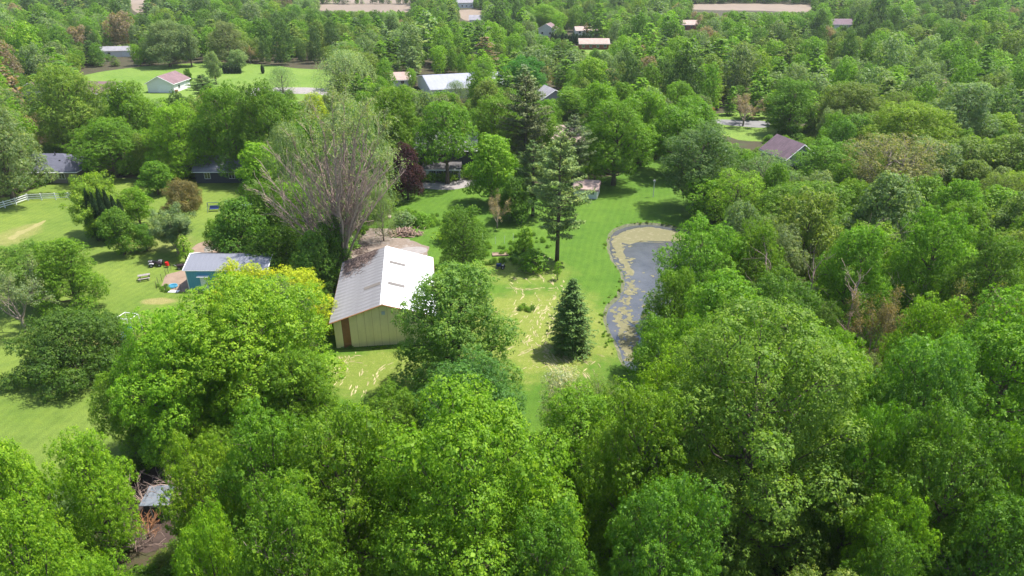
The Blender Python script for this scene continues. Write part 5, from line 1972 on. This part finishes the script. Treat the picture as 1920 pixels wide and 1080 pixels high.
    ('budding', 1428, 55, 85, 34, (0.40, 0.36, 0.27), "cream blossoming tree in the distant right wood", 0),
    ('budding', 1840, 50, 90, 40, (0.42, 0.37, 0.30), "cream blossoming tree far off near the right edge", 1),
]
for t in T:
    tree_px(*t[:7], variant=t[7] if t[7] < len(PROTO[t[0]]) else 0)
for i, (u, vt, vb) in enumerate(((162, 364, 446), (173, 360, 452), (184, 366, 456), (196, 358, 458), (208, 362, 455), (220, 372, 452), (231, 378, 448))):
    words_ = ("leftmost", "second from the left", "third from the left", "middle", "third from the right", "second from the right", "rightmost")[i]
    tree_px('column', u, vt, vb, 17, (0.028, 0.062, 0.018), "tall dark arborvitae, %s in the clipped row" % words_, group="dark arborvitae in a row on the left lawn")
for i, u in enumerate((420, 426, 432, 438, 444, 449, 490)):
    tree_px('column', u if u < 460 else 492, 122 + (i % 3), 138, 9, (0.035, 0.07, 0.02), NTH[i] + " small dark evergreen from the left in the far lawn's hedge row", group="small dark evergreens at the back of the far lawn")
for i in range(12):
    tree_px('column', 1036 + i * 6.5, 62 + (i % 3) * 2, 84, 11, (0.035, 0.08, 0.025), NTH[i] + " evergreen from the left in the distant hedge by the pinkish roof", group="conical evergreens before the distant houses")
for i, (u, vt, vb, w) in enumerate(((1498, 125, 168, 16), (1512, 112, 165, 22), (1528, 118, 168, 18), (1542, 116, 166, 20), (1592, 118, 160, 16))):
    tree_px('farpine', u, vt, vb, w, 'N', NTH[i] + " dark spruce from the left in the group beyond the bare brown tree", group="dark spruces above the right-hand wood", variant=1)
for i, (u, vt, vb, w) in enumerate(((18, 6, 46, 40), (70, 2, 46, 44), (110, 4, 48, 44), (150, 0, 46, 44), (190, 4, 50, 40), (225, 2, 50, 40), (280, 2, 52, 42), (318, 4, 54, 44), (345, 6, 56, 40), (375, 2, 50, 40), (412, 8, 48, 36), (470, 10, 52, 34), (485, 4, 46, 34))):
    tree_px('farpine', u, vt, vb, w, 'N', NTH[i] + " dark pine from the left in the far plantation at the upper left", group="dark pines along the far plantation", variant=0)

# --- standing dead snags in the right wood
def snag(u, v, h, lean, yaw, seed, label):
    rnd = random.Random(seed)
    q = gp(u, v)
    root = empty("dead_tree", q, yaw, label, "dead tree")
    tb = MB()
    d = Vector((lean, 0, 1)).normalized()
    pts = [Vector((0, 0, -.2)) + d * h * k / 6 + Vector((rnd.gauss(0, .1), rnd.gauss(0, .1), 0)) for k in range(7)]
    tb.tube(pts, [.22 * (1 - .12 * k) for k in range(7)], 7)
    for k in range(2, 7):
        for _ in range(2):
            dd = (d + Vector((rnd.gauss(0, .7), rnd.gauss(0, .7), .2))).normalized()
            branch_fan(rnd, tb, pts[k], dd, rnd.uniform(1.4, 2.8), .07, 2, .1, .6, .014, (1, 3), None, .18)
    tb.build("trunk", M['bark_dead'], root, True)


snag(1455, 640, 11.5, -.28, 0, 1, "pale leaning dead trunk, left one of the snags in the right wood")
snag(1500, 640, 10.5, -.10, 1, 2, "pale upright dead snag in the right wood's tangle")
snag(1575, 640, 13, .03, 0, 3, "tall grey dead snag with forked top in the right wood")
snag(1760, 640, 9, -.9, .4, 4, "broken grey tree leaning flat in the right wood's tangle")
snag(1575, 700, 11, .06, 2, 5, "thin dead trunk at the dark gap behind the elm")
snag(1850, 800, 12, .10, 2, 6, "dead-branched trunk among the trees at the right edge")
snag(665, 1260, 12, -.15, .5, 7, "bare grey trunk in the dark gap at the bottom edge")

# --- dead branches round the little hut
def dead_crown(x, y, seed, z0, n, ln, mat, label, spread=.9, r=.07, cat="dead branches", up=.05):
    rnd = random.Random(seed)
    root = empty("dead_tree", (x, y, 0), 0, label, cat)
    tb = MB()
    tb.tube([(0, 0, -.1), (0, 0, z0)], [r * 1.6, r * 1.3], 6)
    for i in range(n):
        a = i * 6.283 / n + rnd.uniform(-.4, .4)
        el = rnd.uniform(.2, 1.2)
        d = Vector((math.cos(a) * math.cos(el), math.sin(a) * math.cos(el), math.sin(el)))
        branch_fan(rnd, tb, Vector((0, 0, z0 * rnd.uniform(.7, 1))), d, ln * rnd.uniform(.7, 1.2), r, 2, up, spread, .014, (2, 3), None, .2, .62)
    tb.build("branch", mat, root, True)


dead_crown(HUTX - 1.7, 44.6, 3, 1.3, 7, 1.7, M['bark_dead'], "bare whitish fallen treetop left of the little hut")
dead_crown(HUTX + 1.6, 45.2, 5, 1.6, 7, 1.9, M['bark_dead'], "bare whitish fallen treetop right of the little hut")
dead_crown(HUTX + .2, 46.4, 7, 1.8, 6, 1.8, M['bark_dead'], "bare whitish branches rising behind the little hut")
dead_crown(HUTX + .1, 41.6, 8, .5, 9, 1.3, M['tan_wood'], "reddish brown dead brush just in front of the little hut", spread=1.1, r=.045)
dead_crown(HUTX - .3, 40.2, 9, .5, 9, 1.6, M['bark_dead'], "pale dead brush at the bottom of the hut's gap", spread=1.1, r=.045)

# ------------------------------------------------------------------ woodland filling the rest
PROT = [  # u0, v0, u1, v1, vback: a tree whose trunk stands nearer than row vback must not cover this
    (628, 462, 800, 652, 440), (940, 500, 1160, 700, 480), (1105, 322, 1330, 410, 305), (1142, 415, 1250, 655, 400), (735, 345, 885, 400, 330), (680, 400, 830, 480, 395),
    (170, 455, 355, 610, 400), (0, 380, 135, 450, 350), (-150, 350, 130, 440, 350), (0, 620, 40, 800, 560), (78, 284, 150, 345, 300), (790, 300, 880, 340, 300), (1448, 257, 1522, 308, 255),
    (1340, 222, 1432, 242, 215), (1390, 258, 1428, 276, 245), (158, 126, 600, 168, 118), (560, 120, 605, 178, 118), (280, 132, 352, 175, 130), (50, 158, 70, 182, 150), (188, 157, 210, 175, 150),
    (785, 141, 872, 172, 110), (1080, 330, 1120, 372, 340), (1092, 76, 1136, 90, 70), (1560, 43, 1592, 50, 30), (600, 8, 768, 20, 0), (865, 20, 902, 38, 5), (1300, 8, 1518, 22, 0), (245, -5, 270, 24, -10),
    (862, 4, 884, 14, -5), (1050, 232, 1086, 258, 225), (1026, 176, 1050, 188, 165), (196, 92, 238, 102, 80), (1015, 50, 1034, 66, 40), (1062, 60, 1090, 72, 40), (640, 655, 745, 740, 600),
    (225, 890, 330, 1010, 700), (900, 420, 1060, 500, 400), (1060, 490, 1170, 740, 470), (375, 300, 420, 335, 290), (460, 385, 480, 400, 370), (0, 800, 190, 840, 560), (740, 155, 760, 163, 140), (960, 660, 1000, 700, 600),
    (1284, 48, 1302, 56, 30)]
OPEN = [L1, L2, L3, L5] + [ragged(f_, 0, 40, 1) for f_ in FIELDS]
PLAIN = [[p for p in o_] for o_ in OPEN]


def blocked(x, y, h, r):
    if y < 3:
        return True
    for P_ in PLAIN:
        if inpoly(x, y, P_):
            return True
    ub, vb, zb = proj(x, y, 0)
    ut, vt, zt = proj(x, y, h)
    um, vm, zm = proj(x, y, h * .5)
    hw = r * F / zm * .92
    for (u0, v0, u1, v1, vbk) in PROT:
        if vb > vbk and um + hw > u0 and um - hw < u1 and vt < v1 and vb > v0:
            if um - hw < u1 and vt + (vb - vt) * .05 < v1:
                return True
    return False


CELL = 12.0
grid = {}


def near_ok(x, y, r, f=0.86):
    cx, cy = int(x // CELL), int(y // CELL)
    for i in range(cx - 2, cx + 3):
        for j in range(cy - 2, cy + 3):
            for (a, b_, rr) in grid.get((i, j), ()):
                if (a - x) ** 2 + (b_ - y) ** 2 < ((rr + r) * f) ** 2:
                    return False
    return True


def put(x, y, r):
    grid.setdefault((int(x // CELL), int(y // CELL)), []).append((x, y, r))


for (x, y, r, h) in TREES:
    put(x, y, r * .9)
frnd = random.Random(99)
fill = []
for k in range(60000):
    # uniform over the wedge the place shows, a little wider than the view
    d = math.sqrt(frnd.uniform(28 ** 2, 730 ** 2))
    a = frnd.uniform(-.78, .78)
    x, y = d * math.sin(a), d * math.cos(a)
    if y < 24:
        continue
    small = frnd.random()
    r = frnd.uniform(3.2, 5.2) if small > .42 else (frnd.uniform(1.7, 3.2) if small > .12 else frnd.uniform(5.2, 7.0))
    h = r * frnd.uniform(1.7, 3.0) + 2.5
    if d < 75:
        h = min(h, 14)
    if not near_ok(x, y, r, .80):
        continue
    if blocked(x, y, h, r):
        if frnd.random() < .35:
            h, r = h * .5, r * .62
            if blocked(x, y, h, r) or not near_ok(x, y, r, .8):
                continue
        else:
            continue
    put(x, y, r)
    fill.append((d, x, y, r, h))
fill.sort()


LMARK = [(700, 560, "the cream pole barn"), (420, 500, "the blue shed"), (1072, 590, "the lone dark spruce"), (1048, 380, "the tall white pine"), (640, 300, "the great willow"), (828, 320, "the dark house"),
         (1484, 280, "the purple-roofed house"), (110, 320, "the slate-roofed house"), (315, 155, "the far garage house"), (1400, 200, "the bare brown tree"), (1700, 230, "the lime dome tree"), (1410, 800, "the tall olive elm"),
         (285, 935, "the little hut"), (885, 900, "the bottom centre maple"), (1225, 355, "the white pole"), (1155, 260, "the huge round tree"), (130, 650, "the dark dome tree"), (60, 376, "the white fence"), (1210, 500, "the pond's open water"),
         (1200, 430, "the pond's far end"), (650, 140, "the pale rounded willow"), (828, 160, "the silver-roofed building"), (1114, 85, "the pinkish-roofed far house"), (1577, 50, "the far brown-roofed house"), (1668, 330, "the pinkish-green open tree"),
         (200, 400, "the arborvitae row"), (1180, 660, "the pond's near end"), (1865, 720, "the big right-edge maple"), (1500, 560, "the upright dead snag"), (1575, 540, "the forked grey snag"), (1320, 330, "the pond lawn"), (1440, 30, "the far tilled field"),
         (217, 98, "the white outbuilding"), (1840, 70, "the cream blossoming tree"), (475, 650, "the huge bright maple"), (1100, 740, "the blossoming yard tree"), (1890, 420, "the bright right-edge tree"), (1540, 140, "the dark spruce group")]


def zone_label(u, v, colw):
    near = sorted(LMARK, key=lambda m_: (m_[0] - u) ** 2 + ((m_[1] - v) * 1.5) ** 2)
    A, B = near[0], near[1]
    du, dv = u - A[0], v - A[1]
    if abs(du) > abs(dv) * 1.3:
        rel = "right of" if du > 0 else "left of"
    else:
        rel = "in front of" if dv > 0 else "behind"
    if u > 1250:
        where = "in the wood right of the pond" if v > 300 else ("in the wood near the road at the right" if v > 150 else "far off in the right-hand wood")
    elif u > 640:
        where = "in the strip of wood at the photo's bottom" if v > 640 else ("around the dark house and its pines" if v > 200 else "in the far wood above the silver roof")
    else:
        where = "in the wood at the lower left" if v > 640 else ("between the left lawn and its houses" if v > 200 else "in the far wood around the far lawn")
    return (colw, rel, A[2]), where


PAL = [('G', "mid green", 10), ('L', "light green", 5), ('D', "dark green", 3), ('W', "greyish green", 3), ('O', "olive green", 4), ('B', "bluish green", 3), ('Q', "dull grey-green", 2), ('Y', "lime green", 1)]
bag = [p_ for p_ in PAL for _ in range(p_[2])]
n_ind = 300 - sum(1 for t in T if NAMES[t[0]] in ('broadleaf_tree',))
ind, rest = fill[:n_ind], fill[n_ind:]
named_ = {}
for (d, x, y, r, h) in ind:
    c, cw, _ = frnd.choice(bag)
    u, v, zc = proj(x, y, h * .6)
    lab, wh = zone_label(u, v, cw)
    near = d < 120
    kind = 'maple' if d < 95 else 'round'
    if frnd.random() < .10 and d > 90:
        e = plant('airy', x, y, h, r, c, None, "trees " + wh, name="broadleaf_tree")
    else:
        e = plant(kind, x, y, h, r, c, None, "trees " + wh, name="broadleaf_tree")
    named_.setdefault(lab, []).append((u, v, e))
ORD = ("first", "second", "third", "fourth", "fifth", "sixth", "seventh", "eighth", "ninth", "tenth", "eleventh", "twelfth", "thirteenth", "fourteenth", "fifteenth", "sixteenth",
       "seventeenth", "eighteenth", "nineteenth", "twentieth")
for (cw_, rel_, a_), lst in named_.items():
    lst.sort(key=lambda q_: q_[0])
    for i_, (u_, v_, e_) in enumerate(lst):
        e_["label"] = ("%s broadleaf tree %s %s" % (cw_, rel_, a_)) if len(lst) == 1 else "%s %s tree from the left %s %s" % (ORD[min(i_, 19)], cw_, rel_, a_)
print("fill trees", len(fill), "individual", len(ind), "range", ind[-1][0])


# the distant wood: one mass, an instance of a whole tree on every point
def scatter(name, pts, sources, mat, label, tints):
    """pts rows x,y,r,h ; sources = crown objects standing in the scene"""
    me = bpy.data.meshes.new(name)
    me.from_pydata([(p[0], p[1], 0.0) for p in pts], [], [])
    def attr(nm, typ, vals, key="value"):
        at = me.attributes.new(nm, typ, 'POINT')
        at.data.foreach_set(key, np.array(vals, np.float32).ravel())
    attr("scl", 'FLOAT_VECTOR', [(p[2], p[2], p[3]) for p in pts], "vector")
    attr("rotz", 'FLOAT_VECTOR', [(0, 0, frnd.uniform(0, 6.28)) for _ in pts], "vector")
    attr("pick", 'FLOAT', [float(p[4]) for p in pts])
    attr("tint", 'FLOAT_COLOR', [(*t_, 1) for t_ in tints], "color")
    o = mobj(name, me, None)
    tag(o, label, kind='stuff')
    ng = bpy.data.node_groups.new(name, 'GeometryNodeTree')
    ng.interface.new_socket("Geometry", in_out='INPUT', socket_type='NodeSocketGeometry')
    ng.interface.new_socket("Geometry", in_out='OUTPUT', socket_type='NodeSocketGeometry')
    N, Lk = ng.nodes, ng.links
    gi, go = N.new('NodeGroupInput'), N.new('NodeGroupOutput')
    iop = N.new('GeometryNodeInstanceOnPoints')
    join = N.new('GeometryNodeJoinGeometry')
    for so, (R0, H0) in sources:
        oi = N.new('GeometryNodeObjectInfo')
        oi.inputs['Object'].default_value = so
        sm = N.new('GeometryNodeSetMaterial')
        sm.inputs['Material'].default_value = mat
        Lk.new(oi.outputs['Geometry'], sm.inputs[0])
        tr_ = N.new('GeometryNodeTransform')
        tr_.inputs['Scale'].default_value = (1 / R0, 1 / R0, 1 / H0)
        Lk.new(sm.outputs[0], tr_.inputs[0])
        g2 = N.new('GeometryNodeGeometryToInstance')
        Lk.new(tr_.outputs[0], g2.inputs[0])
        Lk.new(g2.outputs[0], join.inputs[0])
    def named(nm, dt):
        a_ = N.new('GeometryNodeInputNamedAttribute')
        a_.data_type = dt
        a_.inputs['Name'].default_value = nm
        return a_.outputs[0]
    Lk.new(gi.outputs[0], iop.inputs['Points'])
    Lk.new(join.outputs[0], iop.inputs['Instance'])
    iop.inputs['Pick Instance'].default_value = True
    Lk.new(named("pick", 'INT'), iop.inputs['Instance Index'])
    Lk.new(named("rotz", 'FLOAT_VECTOR'), iop.inputs['Rotation'])
    Lk.new(named("scl", 'FLOAT_VECTOR'), iop.inputs['Scale'])
    Lk.new(iop.outputs[0], go.inputs[0])
    md = o.modifiers.new("scatter", 'NODES')
    md.node_group = ng
    return o


# one real tree of each distant shape stands at the front of that wood; the mass is made of its like
srcs = []
for i, (tr_, cr_, H0, R0) in enumerate(PROTO['far']):
    d, x, y, r, h = rest.pop(0)
    e = plant('far', x, y, h, r, ('G', 'L', 'D', 'O', 'W')[i], ("rounded mid green tree", "domed light green tree", "oval dark green tree", "small olive green tree", "flaring greyish tree")[i] + " at the near edge of the distant wood", variant=i)
    srcs.append((e.children[1] if e.children[0].name.startswith("trunk") else e.children[0], (R0, H0)))
for o in bpy.data.objects:
    if o.name.startswith("conifer_tree") and len(srcs) < 7:
        cc = [q for q in o.children if q.name.startswith("crown")][0]
        if all(cc.data != s_[0].data for s_ in srcs):
            srcs.append((cc, {1: (3.4, 15), 0: (2.8, 14)}[int(cc.data == PROTO['farpine'][0][1])]))
print("sources", len(srcs))
pts, tints = [], []
for (d, x, y, r, h) in rest:
    w1 = math.sin(x * .021 + 1.3) * math.cos(y * .017 + .4) + .5 * math.sin(x * .06 - y * .05)
    c, cw, _ = frnd.choice(bag)
    if frnd.random() < .45:
        c = 'L' if w1 > .55 else ('W' if w1 > .15 else ('G' if w1 > -.4 else 'O'))
    b_ = LEAFCOL[c]
    if (w1 < -.75 and frnd.random() < .55) or frnd.random() < .03:
        kk = frnd.uniform(.8, 1.15)
        pts.append((x, y, r * .8, h * 1.05, frnd.choice((5, 6))))
        tints.append(tuple(q_ * kk for q_ in LEAFCOL['N']))
        continue
    if frnd.random() < .035:
        b_ = LEAFCOL['T']
    if frnd.random() < .05:
        b_ = LEAFCOL['N']
    kk = frnd.uniform(.8, 1.2)
    pts.append((x, y, r * 1.05, h, frnd.randrange(5)))
    tints.append(tuple(q_ * kk for q_ in b_))
scatter("distant_woods", pts, srcs, M['leaf_far'], "mixed green woodland stretching away to the far fields", tints)

# undergrowth below the nearer woods
ush = [o for o in bpy.data.objects if o.parent and o.name.startswith("crown") and o.parent.name.startswith("shrub")][:1]
pts, tints = [], []
for k in range(9000):
    d = math.sqrt(frnd.uniform(22 ** 2, 200 ** 2))
    a = frnd.uniform(-.8, .8)
    x, y = d * math.sin(a), d * math.cos(a)
    if y < 15 or any(inpoly(x, y, P_) for P_ in (L1, L2, L3, L4, POND, SHORE)):
        continue
    u, v, zc = proj(x, y, 1.0)
    if 228 < u < 335 and 880 < v < 1010 or (1335 < u < 1435 and 215 < v < 280):
        continue
    r = frnd.uniform(.9, 2.1)
    c = frnd.choice(('G', 'D', 'D', 'B', 'O', 'L'))
    pts.append((x, y, r, r * frnd.uniform(.8, 1.4), 0))
    kk = frnd.uniform(.7, 1.15)
    tints.append(tuple(q_ * kk for q_ in LEAFCOL[c]))
scatter("undergrowth", pts, [(ush[0], (1.6, 2.5))], M['leaf_far'], "low green undergrowth covering the woodland floor", tints)

# weedy clumps at the yard's garden patch, the pen's edge and the pond's shore
pts, tints = [], []
for (u0, v0, u1, v1, n_, r0, r1) in ((905, 455, 1000, 498, 60, .25, .6), (960, 440, 1040, 480, 25, .2, .5), (296, 536, 318, 548, 12, .2, .45), (836, 400, 900, 430, 40, .3, .7), (772, 405, 850, 432, 40, .3, .7),
                                     (972, 575, 1000, 588, 8, .25, .5), (735, 396, 790, 420, 22, .25, .6), (640, 652, 760, 655, 24, .12, .3), (1128, 600, 1140, 660, 9, .10, .22), (640, 425, 690, 440, 30, .3, .7)):
    for k in range(n_):
        q = gp(frnd.uniform(u0, u1), frnd.uniform(v0, v1))
        r = frnd.uniform(r0, r1)
        pts.append((q.x, q.y, r, r * 1.3, 0))
        c = LEAFCOL[frnd.choice(('L', 'G', 'G', 'D'))]
        tints.append(c)
n_ = len(POND)
for i in range(0, n_):
    p_ = SHORE[i]
    if p_.x > gp(1290, 600).x + 20:
        continue
    for _ in range(frnd.choice((0, 1, 2, 5))):
        r = frnd.uniform(.06, .26)
        pts.append((p_.x + frnd.gauss(0, .35), p_.y + frnd.gauss(0, .35), r, r * 1.2, 0))
        tints.append(LEAFCOL[frnd.choice(('L', 'G', 'O'))])
scatter("weeds", pts, [(ush[0], (1.6, 2.5))], M['leaf_far'], "weedy green tufts around the garden patch, pen and pond shore", tints)

# ------------------------------------------------------------------ air
if HAZE:
    hz, nt, out = new_mat("haze_air")
    pv = nd(nt, "ShaderNodeVolumePrincipled")
    pv.inputs["Color"].default_value = (0.90, 0.94, 1.0, 1)
    pv.inputs["Density"].default_value = HAZE
    pv.inputs["Anisotropy"].default_value = 0.1
    nt.links.new(pv.outputs[0], out.inputs["Volume"])
    tag(MB().box(-2520, 2520, -620, 4020, -3.0, 52).build("haze", hz), kind='stuff')
